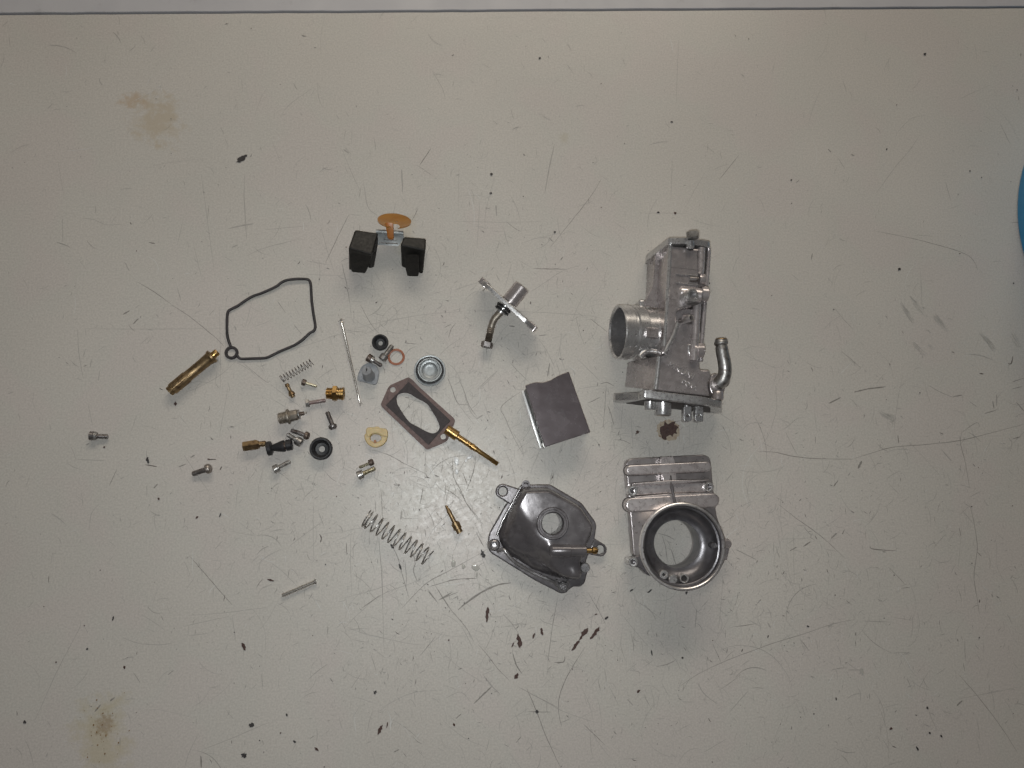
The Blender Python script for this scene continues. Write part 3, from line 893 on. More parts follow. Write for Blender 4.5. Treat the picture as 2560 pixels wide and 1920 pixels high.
def flat_poly(bm, pts, z, mi=0):
    vs = [bm.verts.new((x, y, z)) for x, y in pts]
    for t in tessellate_polygon([[Vector((x, y, 0)) for x, y in pts]]):
        try:
            f = bm.faces.new([vs[i] for i in t]); f.material_index = mi
        except ValueError:
            pass


CH = [('a', 1488, 730, 9, 2.6, 38, 1), ('d', 922, 350, 10.5, 1.9, 84, 0), ('d', 1125, 520, 9.5, 2.6, 97, 0), ('d', 1220, 488, 4.2, 1.2, 68, 0), ('d', 1273, 460, 5, 1.6, 100, 0),
      ('d', 1540, 475, 9.5, 2.4, 52, 0), ('d', 1490, 550, 8.5, 2.2, 50, 0), ('d', 1612, 470, 10.5, 2.4, 50, 0), ('d', 1688, 372, 3.2, 1.3, 35, 1), ('d', 232, 1090, 6.6, 1.7, 62, 0),
      ('d', 278, 1060, 3.8, .7, 80, 0), ('d', 200, 850, 2.6, 1.7, 60, 1), ('d', 1107, 745, 4.2, 2.2, 60, 0), ('d', 1240, 975, 2.4, 1.6, 10, 1), ('d', 1893, 843, 3, 1.4, 30, 0), ('d', 1965, 200, 4, 1.0, 35, 1),
      ('d', 1848, 195, 2.8, 1.0, 30, 1), ('d', 1978, 595, 4, .8, 100, 1), ('d', 708, 1058, 2.2, 1.2, 110, 0), ('d', 1620, 348, 2, .8, 10, 0), ('d', 2175, 628, 1.6, 1.2, 0, 0), ('d', 1085, 545, 3.6, .9, 60, 0),
      ('c', 1532, 895, 7.2, 1.9, 118, 0), ('c', 1702, 478, 6, 1.3, 164, 0), ('c', 1582, 1388, 4.2, 3.0, 60, 1), ('c', 1533, 1580, 4.6, 3.0, 150, 1), ('c', 1852, 1492, 2.8, 1.6, 150, 1),
      ('c', 1990, 1540, 4.2, 1.4, 140, 0), ('c', 157, 1372, 2.6, 2.4, 0, 1), ('c', 1238, 84, 2.8, 1.4, 45, 0), ('c', 1385, 68, 4.0, 1.1, 70, 1), ('c', 550, 910, 2, 1.4, 60, 1), ('c', 783, 1026, 2.6, 1.6, 110, 0),
      ('c', 712, 718, 3.8, 1.2, 80, 1), ('c', 1802, 1325, 2.6, 1.2, 110, 1), ('R', 928, 1140, 6.2, 2.1, 112, 1), ('G', 668, 805, 3.6, 1.6, 120, 1), ('G', 778, 1090, 4.4, 1.2, 112, 1), ('J', 480, 1455, 2.8, 1.6, 50, 0),
      ('e', 803, 768, 2.4, 1.4, 150, 1), ('e', 1323, 1410, 2.4, 2.1, 70, 0), ('e', 1568, 1438, 2.2, 1.3, 150, 1), ('e', 1640, 1457, 2.6, 1.2, 130, 1), ('e', 1490, 1535, 4.2, 1.3, 118, 1), ('e', 980, 1223, 2.8, .9, 95, 1),
      ('e', 1553, 1280, 2.6, 1.6, 130, 1), ('e', 552, 832, 2.8, .9, 70, 1), ('e', 40, 558, 3, 1.6, 60, 1), ('e', 840, 1318, 1.5, 1.2, 0, 1), ('e', 16, 966, 1.6, 1.4, 0, 1), ('e', 1140, 1052, 5.5, 2.8, 120, 4),
      ('g', 975, 1442, 3.0, 2.2, 40, 1), ('g', 895, 688, 2.6, 1.1, 70, 1), ('g', 1135, 88, 2.8, 2.4, 0, 1), ('g', 296, 881, 2.0, 1.2, 20, 1), ('g', 1418, 824, 1.6, 1.2, 0, 1), ('g', 1692, 1530, 1.6, 1.5, 0, 1),
      ('h', 1228, 1296, 4.6, 1.4, 105, 1), ('h', 1457, 829, 2.0, 1.9, 0, 0), ('h', 867, 1189, 1.3, 1.2, 0, 0), ('h', 1318, 1617, 1.8, 1.2, 120, 0), ('f', 757, 774, 1.9, 1.7, 0, 1), ('f', 753, 883, 2.0, 1.7, 0, 1),
      ('f', 1122, 1108, 1.7, 1.5, 0, 1), ('f', 1815, 998, 1.9, 1.5, 20, 0), ('f', 1717, 994, 2.0, 1.3, 0, 1), ('f', 1795, 473, 2.2, 1.0, 0, 1), ('f', 1035, 106, 1.8, 1.5, 0, 1), ('h', 1735, 1289, 2.2, .9, 165, 0)]
for i, (fr, x, y, L, w, ang, k) in enumerate(CH):
    bmc = bmesh.new()
    if fr in 'ecg':
        L, w = L * .8, w * .8
    flat_poly(bmc, chip_poly(W(fr, x, y), L * 0.95, w * 1.05, math.radians(ang), 0.6 if w > 1.3 else .3, 20), 0.3 + 0.002 * i)
    bm_obj(bmc, 'paint_chip', {0: CHIP, 1: CHIP_B, 4: SCR[4]}[k], bt, smooth=False)
# big worn-through spot under the large casting: tan ring, brown middle
c = W('J', 885, 1430)
r2 = random.Random(4)
bmc = bmesh.new()
flat_poly(bmc, [(c.x + 7.9 * math.cos(t) * (1 + r2.uniform(-.09, .09)), c.y + 7.1 * math.sin(t) * (1 + r2.uniform(-.09, .09))) for t in np.linspace(0, 2 * math.pi, 46)[:-1]], 0.26)
bm_obj(bmc, 'paint_chip', TAN, bt, smooth=False)
bmc = bmesh.new()
brown = [(830, 1310), (880, 1350), (925, 1320), (980, 1310), (965, 1360), (1020, 1390), (985, 1430), (1000, 1475), (950, 1470), (935, 1510), (900, 1490), (860, 1515), (855, 1555), (810, 1545), (785, 1490),
         (770, 1440), (775, 1385), (830, 1365)]
bb = [(W('J', x, y).x, W('J', x, y).y) for x, y in brown]
jj = []
for i in range(len(bb)):
    a_, b_ = bb[i], bb[(i + 1) % len(bb)]
    for t in (0, .33, .66):
        jj.append((a_[0] + (b_[0] - a_[0]) * t + r2.uniform(-.22, .22), a_[1] + (b_[1] - a_[1]) * t + r2.uniform(-.22, .22)))
flat_poly(bmc, jj, 0.5)
bm_obj(bmc, 'paint_chip', CHIP, bt, smooth=False)
# specks
sk = bmesh.new()
for i in range(250):
    if random.random() < 0.5:
        x, y = random.uniform(0, 2560), random.uniform(50, 1940)
    else:
        while True:
            x, y = random.uniform(0, 2560), random.uniform(50, 1940)
            if random.random() < dens(x, y):
                break
    r_ = random.choice((0.22, 0.28, 0.35, 0.5)) * random.uniform(.7, 1.2)
    flat_poly(sk, chip_poly(P(x, y), r_ * 2, r_ * 1.7, random.uniform(0, 3), .3, 8), 0.62 + 0.0003 * i, random.choice((0, 0, 1, 2)))
for i in range(30):              # rust spots by the lower left stain
    x, y = random.gauss(262, 34), random.gauss(1830, 42)
    r_ = random.uniform(0.2, 0.65)
    flat_poly(sk, chip_poly(P(x, y), r_ * 2.2, r_ * 1.4, random.uniform(0.6, 1.6), .4, 9), 0.82 + 0.0003 * i, 3)
sp = bm_obj(sk, 'dirt_specks', CHIP_B, bt, smooth=False,
            extra=[CHIP, SCR[1], surf('rust_spot', (0.14, 0.075, 0.025), (0.24, 0.14, 0.05), (.6, .8), 0, 900)])
sp['kind'] = 'stuff'
# dried clear drips that catch the flash, and residue with painted white glare
for fr, x, y, a_, b_, an in (('R', 600, 1250, 4.6, 3.2, 80), ('R', 712, 1285, 3.0, 2.4, 80), ('R', 848, 1295, 5.6, 4.0, -20), ('R', 862, 1375, 3.4, 1.6, 85), ('R', 635, 100, 5.6, 3.4, 95), ('R', 637, 215, 3.6, 2.2, 90), ('R', 780, 60, 4.0, 2.2, 20), ('R', 740, 95, 2.4, 1.6, 60), ('R', 890, 1500, 5, .7, 80), ('R', 590, 1180, 3.4, .5, 88)):
    p = W(fr, x, y)
    ol = chip_poly(p, a_, b_, math.radians(an), .12, 22)
    b0 = bmesh.new()
    rings = []
    for k, (s, z) in enumerate(((1, 0.02), (.93, .16), (.75, .24), (.4, .28), (.1, .29))):
        rings.append([Vector((p.x + (q[0] - p.x) * s, p.y + (q[1] - p.y) * s, z + 1.0)) - Vector((0, 0, 0.98)) for q in ol])
    loft(rings, 0, bm=b0)
    bm_obj(b0, 'dried_drip', RESID_GLARE if y < 240 else WET, bt)

# ================================================================== the parts
# ---------------- carburettor body (upper right)
ZT = 44.0
cb = thing('carburettor_body', 'large cast aluminium body lying on its side, round spigot facing left, curved hose pipe', 'carburettor body', P(1680, 850))
ch = bmesh.new()
cpts = [W('K', x, y, ZT) for x, y in ((1072, 330), (1540, 372), (1525, 760), (1500, 1080), (1465, 1240), (1180, 1335))] + \
       [W('J', x, y, ZT) for x, y in ((1000, 40), (950, 190), (885, 320), (830, 440), (796, 440))] + [W('K', x, y, ZT) for x, y in ((1000, 1659), (1022, 1150))]
add_plate(ch, fillet(cpts, [.6, 1.2, .5, .5, 2, 2, 1, 1, 1, .8, .5, .3, .3]), 0.5, ZT, b=1.6)
bm_obj(ch, 'slide_chamber', ALU, cb)
pl_ = bmesh.new()
def strip(bm, pts, w, dz=.06):
    for a_, b_ in zip(pts, pts[1:]):
        d_ = (b_ - a_).normalized(); n_ = Vector((-d_.y, d_.x, 0)) * w / 2
        vs = [bm.verts.new(q + Vector((0, 0, dz))) for q in (a_ + n_, a_ - n_, b_ - n_, b_ + n_)]
        bm.faces.new(vs)
strip(pl_, [W('K', x, y, ZT) for x, y in ((1085, 664), (1300, 685), (1525, 712))], .3)
strip(pl_, [W('K', x, y, ZT) for x, y in ((1322, 450), (1318, 684))], .16)
strip(pl_, [W('K', x, y, ZT) for x, y in ((1060, 1140), (1100, 1160), (1180, 1165))], .35)
lf0, lf1 = W('K', 1044, 660, 42), W('K', 1042, 672, 4)
bm_obj(pl_, 'parting_line', SEAM_SHADE, cb, smooth=False)
# lower shelf on the right of the chamber with a rounded outer rail
sh = bmesh.new()
rs = [W('K', x, y, 33) for x, y in ((1500, 340), (1688, 352), (1660, 900), (1615, 1200), (1575, 1659), (1440, 1659), (1480, 1100))]
add_plate(sh, fillet(rs, 1.0), 0.5, 33, b=1.0)
bm_obj(sh, 'chamber_side', ALU_B, cb)
fk = bmesh.new()
loft([[W('K', 1062, 345, 40), W('K', 722, 478, 1), W('K', 1000, 500, .6)], [W('K', 1026, 700, 40), W('K', 712, 860, 1), W('K', 1000, 880, .6)], [W('K', 1010, 1230, 40), W('K', 692, 1190, 1), W('K', 980, 1250, .6)]], .4, bm=fk)
bm_obj(fk, 'chamber_flank', ALU, cb)
gc = plate([W('K', x, y, 33) for x, y in ((1575, 400), (1655, 400), (1632, 760), (1550, 760))], 31, 33.08, b=0)  # dark strips on the shelf paint the shade down the channel
bm_obj(gc, 'channel_shade', SEAM_SHADE, cb)
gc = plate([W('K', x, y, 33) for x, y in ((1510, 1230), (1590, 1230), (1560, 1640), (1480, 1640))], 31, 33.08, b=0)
bm_obj(gc, 'channel_shade', SEAM_SHADE, cb)
rl = bmesh.new()
add_tube(rl, smooth_path([W('K', x, y, 36) for x, y in ((1655, 345), (1672, 430), (1650, 760), (1632, 950))], 4), 1.25)
add_tube(rl, smooth_path([W('K', x, y, 36) for x, y in ((1612, 1190), (1590, 1450), (1572, 1680), (1555, 1900), (1548, 2110))], 4), 1.3)
bm_obj(rl, 'edge_rail', ALU_T, cb)
rl = bmesh.new()
add_tube(rl, smooth_path([W('K', x, y, 41.5) for x, y in ((1560, 370), (1545, 700), (1530, 780))], 4), 2.3)
add_tube(rl, smooth_path([W('K', x, y, 39.5) for x, y in ((1490, 1230), (1465, 1660), (1440, 2100))], 4), 2.6)
bm_obj(rl, 'corner_rib', ALU_T, cb)
# top flange: a plate standing across the mouth of the chamber
y_a = W('K', 1200, 215, 46).y
y_b = W('K', 1200, 285, 46).y
def xz(fr, x, y, z):
    return (W(fr, x, y, z).x, z)
fo = [xz('K', 690, 400, 1.0), xz('K', 700, 420, 10), xz('K', 1050, 215, 46.5), xz('K', 1340, 235, 47), xz('K', 1690, 290, 41), xz('K', 1690, 310, 8), xz('K', 1600, 310, 1.0)]
Mxz = Matrix(((1, 0, 0, 0), (0, 0, -1, 0), (0, 1, 0, 0), (0, 0, 0, 1)))   # local (x, y, z) -> world (x, -z, y)
bm_obj(plate(fillet(fo, 2.2), -y_a, -y_b + 0.9, b=.5, M=Mxz), 'top_flange', ALU_M, cb)
hx = W('K', 1425, 222, 49.5)
nb = bmesh.new()
add_lathe(nb, hx + Vector((0, 4.2, 0)), (0.03, -1, 0), [(0, 3.2), (.4, 4.0), (4.0, 4.0), (4.4, 3.6)], 6)
bm_obj(nb, 'hex_nut', STEEL, cb, angle=20)
nb = bmesh.new()
add_lathe(nb, W('K', 1385, 260, 47), (0, -1, -.12), [(0, 2.4), (4.2, 2.5), (4.6, 2.1), (4.6, 1.2), (3, 1.1)], 20)
bm_obj(nb, 'stud_end', ALU_M, cb)
nb = bmesh.new()
add_lathe(nb, W('K', 1370, 350, ZT - 2.2), (0, 0, 1), [(0, 4), (1.0, 4.0), (2.35, 3.2), (2.36, .1)], 26)
bm_obj(nb, 'stud_recess', HOLE, cb)
rl = bmesh.new()
add_tube(rl, [W('K', x, y, ZT - .9) for x, y in ((1082, 318), (1034, 1150))], 1.35, 16)
add_tube(rl, [W('K', x, y, ZT - .9) for x, y in ((1036, 1165), (1008, 1600), (985, 1880))], 1.2, 16)
add_tube(rl, [W('J', x, y, 37) for x, y in ((770, 480), (745, 700), (722, 900))], 1.6, 16)
bm_obj(rl, 'ridge_bead', ALU_M, cb)
# ribs, bosses and little pipes on the top face
rb = bmesh.new()
for ya, yb in ((768, 790), (903, 920)):
    pts = [W('K', 1165, ya, ZT), W('K', 1500, yb, ZT), W('K', 1500, yb + 20, ZT), W('K', 1165, ya + 7, ZT)]
    add_plate(rb, pts, ZT - 1, ZT + 1.0, b=.3)
bm_obj(rb, 'web_rib', ALU_M, cb)
def boss(fr, x, y, z0, z1, r, hole, name='boss', mat=ALU, tilt=(0, 0, 1), hmat=HOLE):
    t = Vector(tilt).normalized()
    top = W(fr, x, y, z1)
    L = (z1 - z0) / t.z
    b0 = bmesh.new()
    if hole:
        add_lathe(b0, top - t * L, t, [(0, r * 1.12), (L - .35, r), (L, r - .3), (L, hole + .15), (L - .3, hole), (max(.3, L - 2.6), hole * .96)], 30, cap=False)
        o = bm_obj(b0, name, mat, cb)
        b1 = bmesh.new()
        add_lathe(b1, top - t * min(2.2, L * .8), t, [(0, hole * 1.02), (0.15, hole * .98)], 24)
        bm_obj(b1, 'bore', hmat, o)
    else:
        add_lathe(b0, top - t * L, t, [(0, r * 1.1), (L - .4, r), (L, r - .4)], 30)
        o = bm_obj(b0, name, mat, cb)
    return o
boss('K', 1432, 1090, 40, 52, 4.0, 2.5, 'boss', ALU_M, tilt=(.25, -.06, 1), hmat=ALU_P)
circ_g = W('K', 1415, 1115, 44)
bm_obj(plate(circ(circ_g, 6.6, 30, ry=5.8), 43, 44.1, b=0), 'corner_shade', SEAM_SHADE, cb)  # dark disc paints contact shade around the boss foot
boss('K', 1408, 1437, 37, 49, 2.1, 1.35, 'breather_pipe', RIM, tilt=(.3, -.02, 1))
bm_obj(plate(circ(W('K', 1370, 1460, 38), 4.2, 26, ry=3.4), 37, 38.12, b=0), 'corner_shade', SEAM_SHADE, cb)  # same painted shade around the pipe foot
hb = bmesh.new()
add_lathe(hb, W('K', 1180, 1050, 42), W('K', 1560, 1110, 43) - W('K', 1180, 1050, 42), [(0, 1.5), (2, 4.2), (9, 4.9), (14.5, 4.9), (15, 4.4)], 26)
add_lathe(hb, W('K', 1545, 1075, 39), (1, -.05, 0), [(0, 4.6), (.4, 4.9), (3.9, 4.9), (4.4, 4.3)], 26)
add_lathe(hb, W('K', 1520, 848, 41), (1, 0, 0), [(0, 3.2), (3.0, 3.4), (3.8, 3.0)], 24)
add_lathe(hb, W('K', 1300, 1450, 42), W('K', 1400, 1437, 46) - W('K', 1300, 1450, 42), [(0, 2.6), (4, 2.3)], 20)
bm_obj(hb, 'screw_boss', ALU_T, cb)
sl = bmesh.new()
add_lathe(sl, W('K', 1375, 848, 44), (1, 0, .05), [(0, 1.9), (4.2, 1.9), (4.6, 1.4)], 20)
add_lathe(sl, W('K', 1470, 848, 44.6), (1, 0, 0), [(0, 1.5), (1.6, 1.5)], 20)
bm_obj(sl, 'stop_screw', STEEL_D, cb)
# base box with the lettering
ZB = 38.0
bp_ = [(728, 905), (768, 470), (870, 432), (930, 240), (985, -140), (1230, -150), (1200, 330), (1205, 480), (1300, 500), (1288, 645), (1415, 648), (1440, 720), (1395, 830), (1425, 985)]
b0 = plate(fillet([W('J', x, y, ZB) for x, y in bp_], [1.2, 1.2, 1, 2, 1, 1, 1, 2, 1, 2, 2, 2, 2, 1.5]), 0.5, ZB, b=1.0)
bm_obj(b0, 'float_chamber_roof', ALU, cb)
b0 = bmesh.new()
loft([[W('J', 770, 470, 37.2), W('J', 560, 500, 20), W('J', 358, 545, 1), W('J', 700, 560, .6)], [W('J', 728, 915, 37.2), W('J', 520, 885, 18), W('J', 318, 868, 1), W('J', 640, 900, .6)]], .5, bm=b0)
bm_obj(b0, 'chamber_wall', ALU, cb)
# diagonal buttress from neck to base and raised border
db = bmesh.new()
add_tube(db, smooth_path([W('J', x, y, ZT - 1.4) for x, y in ((830, 430), (888, 318), (952, 190), (1005, 40))], 5), [1.6] * 16)
add_tube(db, smooth_path([W('J', x, y, 30) for x, y in ((520, 470), (590, 410), (700, 405), (800, 440))], 5), 1.7)
bm_obj(db, 'buttress', ALU_M, cb)
sb = bmesh.new()
add_lathe(sb, W('J', 1165, 392, 38), (1, -.04, 0), [(0, 2.8), (2, 4.6), (3.2, 4.6), (3.3, 4.1), (4.2, 4.1), (4.3, 4.7), (8.0, 4.6), (8.6, 3.9)], 28)
bm_obj(sb, 'screw_boss', ALU_T, cb)
sb = bmesh.new()
add_tube(sb, smooth_path([W('J', x, y, 38.4) for x, y in ((1150, 330), (1150, 410), (1185, 465), (1240, 488), (1290, 480))], 5), .75)
add_tube(sb, [W('J', 1140, 325, 39), W('J', 1215, 322, 39)], .5)
bm_obj(sb, 'web_rib', ALU_M, cb)
# raised lettering
def letters(txt, fr, x0, y0, x1, y1, size, z, depth, name, skew=0.0):
    zz_ = z
    a_, b_ = W(fr, x0, y0, z), W(fr, x1, y1, z)
    d = (b_ - a_).normalized()
    M_ = Matrix.Translation(a_) @ Matrix.Rotation(math.atan2(d.y, d.x), 4, 'Z')
    return bm_obj(text_bm(txt, size, depth, M_), name, RIM, cb)
letters('MIKUNI', 'J', 872, 588, 1185, 765, 5.0, ZB, 1.5, 'raised_lettering')
letters('CORP.', 'J', 1050, 805, 1225, 905, 3.6, ZB, 1.2, 'raised_lettering')
tg = bm_obj(plate(fillet([W('J', x, y, 40) for x, y in ((615, 85), (775, 95), (770, 222), (612, 210))], .3), 32.5, 38.2, b=.25), 'date_tag', ALU, cb)
M_ = Matrix.Translation(W('J', 640, 150, 38.2))
bm_obj(text_bm('209', 2.2, .3, M_, .01), 'date_mark', STEEL_D, tg)
M_ = Matrix.Translation(W('J', 655, 205, 38.2))
bm_obj(text_bm('12', 2.0, .3, M_, .01), 'date_mark', STEEL_D, tg)
# left rib of the chamber and the little lug above the spigot
lr = bmesh.new()
add_plate(lr, fillet([W('K', x, y, 24) for x, y in ((853, 392), (960, 395), (935, 1290), (690, 1262), (692, 1180), (812, 940))], .3), 21.5, 24, b=.5)
bm_obj(lr, 'side_rib', ALU, cb)
bm_obj(plate(fillet([W('K', x, y, 24) for x, y in ((600, 1165), (690, 1160), (700, 1285), (610, 1270))], 1), 10, 24, b=1), 'lug', ALU_M, cb)
# spigot
ax0 = W('J', 222, 158, 20.6)
ax1 = W('J', 860, 150, 22.0)
dv = (ax1 - ax0); dv.z = -4.2 ; dv.normalize()
s0 = ax0
RO = 17.6
sp_ = bmesh.new()
add_lathe(sp_, s0, dv, [(1.2, 15.6), (0.2, 16.2), (0, 16.6), (0, 17.3), (.5, RO), (6.8, RO), (7.3, RO - .5), (7.5, RO - 1.5), (9.2, RO - 1.5), (9.5, RO - .4), (10, RO),
                        (15.8, RO), (16.4, RO - .6), (17.0, RO - 2.1), (30, RO - 2.3), (33, RO - 1.0)], 64, cap=False)
so_ = bm_obj(sp_, 'spigot', ALU_M, cb, angle=28)
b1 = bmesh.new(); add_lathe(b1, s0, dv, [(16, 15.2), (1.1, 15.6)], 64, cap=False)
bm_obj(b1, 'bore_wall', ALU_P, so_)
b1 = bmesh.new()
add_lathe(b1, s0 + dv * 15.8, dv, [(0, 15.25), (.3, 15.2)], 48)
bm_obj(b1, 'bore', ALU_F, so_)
# bottom flange: stands across the end, reaches further left near the bench
yA = W('J', 800, 905, 38).y
yB = yA - 4.8
bo = [xz('J', 172, 900, 1), xz('J', 178, 870, 10), xz('J', 505, 850, 26), xz('J', 560, 890, 38.5), xz('J', 1000, 940, 38.5), xz('J', 1360, 990, 38.5), xz('J', 1590, 1050, 30), xz('J', 1590, 1040, 6), xz('J', 1400, 1000, 1)]
M3 = Mxz.copy()
ang = math.atan2((W('J', 1550, 1030, 36) - W('J', 560, 915, 36)).y, (W('J', 1550, 1030, 36) - W('J', 560, 915, 36)).x)
pv = Vector((W('J', 560, 915, 38).x, yA, 0))
M3 = Matrix.Translation(pv) @ Matrix.Rotation(ang, 4, 'Z') @ Matrix.Translation(-pv) @ Mxz
bm_obj(plate(fillet(bo, 2.0), -yA, -yB, b=.5, M=M3), 'bottom_flange', ALU_M, cb)
dn = Vector((math.sin(ang), -math.cos(ang), 0))
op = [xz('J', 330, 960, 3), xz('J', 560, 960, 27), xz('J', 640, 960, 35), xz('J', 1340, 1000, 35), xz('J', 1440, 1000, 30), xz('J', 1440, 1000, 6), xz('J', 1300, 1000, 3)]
bm_obj(plate(fillet(op, 2.0), -yB - .3, -yB + .12, b=0, M=M3), 'opening_shade', SEAM_SHADE, cb)  # dark sheet on the flange face paints the shade of the hollow
def post(x, y0_, y1_, z, r, name='jet_post', mat=ALU_M, prof=None, bore=0.0):
    a_ = W('J', x, y0_, z)
    L = (W('J', x, y1_, z) - a_).length
    b0 = bmesh.new()
    pr = [(-3, r), (L - .5, r * .98), (L, r - .4)]
    add_lathe(b0, a_, W('J', x - 6, y1_, z) - a_, pr, 30)
    return bm_obj(b0, name, mat, cb)
post(650, 975, 1160, 24, 3.55)
post(818, 975, 1238, 25, 5.3)
post(962, 975, 1040, 27, .7, 'locating_pin')
for x, wd2 in ((1128, 104), (1280, 104)):
    p_ = post(x, 1005, 1140, 26, 1.75, 'float_pivot_post')
    b0 = plate(fillet([W('J', x - 50, 1120, 26), W('J', x + 52, 1120, 26), W('J', x + 46, 1318, 26), W('J', x - 52, 1318, 26)], 1.0 if x < 1200 else .3), 22, 27.5,
               holes=[circ(W('J', x + 4, 1240, 27), .95, 16)], b=.35)
    bm_obj(b0, 'tab', ALU_M, p_)
# hose pipe with bead
pp = smooth_path([W('J', x, y, z) for x, y, z in ((1568, 262, 33), (1572, 330, 33), (1585, 430, 33), (1612, 560, 33), (1618, 680, 32), (1590, 770, 31), (1535, 825, 29))], 6)
rr_ = []
for i, q in enumerate(pp):
    rr_.append(3.9 if i < 3 else (4.3 if i < 6 else (3.6 if i < 8 else 3.85 + .4 * min(1, (i - 8) / 20))))
b0 = bmesh.new(); add_tube(b0, pp, rr_, 24)
hp = bm_obj(b0, 'hose_pipe', STEEL, cb)
b0 = bmesh.new(); add_tube(b0, [pp[0] + (pp[0] - pp[1]).normalized() * .8, pp[0], pp[1], pp[2]], [3.3, 3.78, 3.78, 3.78], 24)
bm_obj(b0, 'stained_tip', BRASS_O, hp)
b0 = bmesh.new()
add_lathe(b0, W('J', 1530, 822, 20), (0, 0, 1), [(0, 4.8), (6, 4.5), (8, 4.2), (10.2, 4.0), (11, 3.4), (11.2, 1)], 32)
bm_obj(b0, 'pipe_elbow', STEEL, hp)
b0 = bmesh.new()
add_plate(b0, fillet([W('J', x, y, 24) for x, y in ((1440, 690), (1560, 700), (1640, 800), (1620, 920), (1580, 960), (1445, 975), (1410, 860))], 3), 0.5, 24, b=1)
add_lathe(b0, W('J', 1530, 925, 29), dn, [(0, 3), (1, 3.6), (5, 3.6), (5.6, 3.0)], 24)
bm_obj(b0, 'pipe_boss', ALU, cb)

# ---------------- intake bell-mouth housing (lower right)
bh = thing('intake_housing', 'cast aluminium intake housing with round bell mouth and barred upper plate, below the carburettor body', 'carburettor part', P(1700, 1330))
RZ, THZ = 33.0, 19.0
cR = W('L', 735, 1078, RZ)
rO = mm('L', 474, 735, 1078, RZ)
rT = mm('L', 256, 665, 1050, THZ)
cT = W('L', 665, 1048, THZ)
cx, cy = (cR.x + cT.x) / 2, (cR.y + cT.y) / 2
cR.x, cR.y = cR.x * .75 + cx * .25, cR.y * .75 + cy * .25
fn = bmesh.new()
def offl(z):
    t = (z - THZ) / (RZ - THZ)
    t = max(-.6, min(1, t))
    return Vector((cT.x + (cR.x - cT.x) * t, cT.y + (cR.y - cT.y) * t, z))
def skew_lathe(prof, seg=72, closed=False):
    b0 = bmesh.new()
    rings = []
    for z, r in prof:
        c0 = offl(z)
        rings.append([b0.verts.new((c0.x + r * math.cos(2 * math.pi * k / seg), c0.y + r * math.sin(2 * math.pi * k / seg), z)) for k in range(seg)])
    prs = list(zip(rings, rings[1:]))
    if closed:
        prs.append((rings[-1], rings[0]))
    for a_, b_ in prs:
        for k in range(seg):
            b0.faces.new((a_[k], a_[(k + 1) % seg], b_[(k + 1) % seg], b_[k]))
    return b0
bm_obj(skew_lathe([(RZ - 2.2, rO - 1.9), (RZ - .25, rO - 1.75), (RZ, rO - 1.4), (RZ, rO - .5), (RZ - .3, rO), (RZ - 4, rO + .1), (RZ - 4.6, rO - .6), (RZ - 9, rO - 2.5), (12, rO - 7)]), 'mouth_rim', RIM, bh, angle=30)
prof = [(RZ - 2.2, rO - 1.9), (RZ - 4.2, rO - 2.3), (RZ - 4.4, rO - 3.3)]
for k in range(13):
    t = k / 12
    a_ = math.pi / 2 * t
    prof.append((THZ + (RZ - 4.6 - THZ) * (1 - math.sin(a_)) , rT + (rO - 3.5 - rT) * (math.cos(a_)) ** 1.15))
prof += [(THZ - 1, rT), (6, rT - .1), (5.5, rT + .8), (1, rT + .9), (0.6, rT + 2.5), (0.6, rT + 5)]
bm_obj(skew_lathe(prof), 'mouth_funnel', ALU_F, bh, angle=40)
# base plate with the bore through it
base = [(106, 190), (120, 140), (165, 112), (480, 98), (950, 72), (1010, 92), (1038, 150), (1060, 400), (1100, 740), (1190, 1000), (1190, 1250), (1020, 1420), (700, 1480), (420, 1400), (330, 1200), (190, 1178), (150, 700)]
bpz = 9.0
bore = circ(offl(9), rT + .4, 48)
bm_obj(plate(fillet([W('L', x, y, bpz) for x, y in base], 2.0), 0.8, bpz, holes=[bore], b=.8), 'base_plate', ALU_B, bh)
def stadium(x0, y0, x1, y1, r, z, n=10):
    a_, b_ = W('L', x0, y0, z), W('L', x1, y1, z)
    rr = mm('L', r, x0, y0, z)
    d = (b_ - a_); th = math.atan2(d.y, d.x)
    pts = [(b_.x + rr * math.cos(th - math.pi / 2 + math.pi * k / n), b_.y + rr * math.sin(th - math.pi / 2 + math.pi * k / n)) for k in range(n + 1)]
    pts += [(a_.x + rr * math.cos(th + math.pi / 2 + math.pi * k / n), a_.y + rr * math.sin(th + math.pi / 2 + math.pi * k / n)) for k in range(n + 1)]
    return pts
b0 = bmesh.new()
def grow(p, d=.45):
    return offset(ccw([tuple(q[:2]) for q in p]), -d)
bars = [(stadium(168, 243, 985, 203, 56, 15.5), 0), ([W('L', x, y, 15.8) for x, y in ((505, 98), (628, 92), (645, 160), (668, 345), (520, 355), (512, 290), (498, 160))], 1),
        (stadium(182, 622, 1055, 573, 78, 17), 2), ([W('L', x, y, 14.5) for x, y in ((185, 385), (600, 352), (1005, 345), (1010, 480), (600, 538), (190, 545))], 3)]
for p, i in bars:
    add_plate(b0, grow(p), bpz - 1, bpz + .06 + .02 * i, b=0)  # dark outlines paint contact shade around each bar
bm_obj(b0, 'corner_shade', SEAM_SHADE, bh)
b0 = bmesh.new()
add_plate(b0, stadium(168, 243, 985, 203, 56, 15.5), 8, 15.5, b=.9)
add_plate(b0, fillet([W('L', x, y, 15.8) for x, y in ((505, 98), (628, 92), (648, 150), (662, 345), (520, 355), (512, 290), (498, 160))], .5), 8, 15.1, b=.12)
bm_obj(b0, 'cross_bar', ALU_T, bh)
b0 = bmesh.new()
add_plate(b0, stadium(182, 622, 1055, 573, 78, 17), 6, 17, b=1.0)
bm_obj(b0, 'cross_bar', ALU_T, bh)
b0 = bmesh.new()
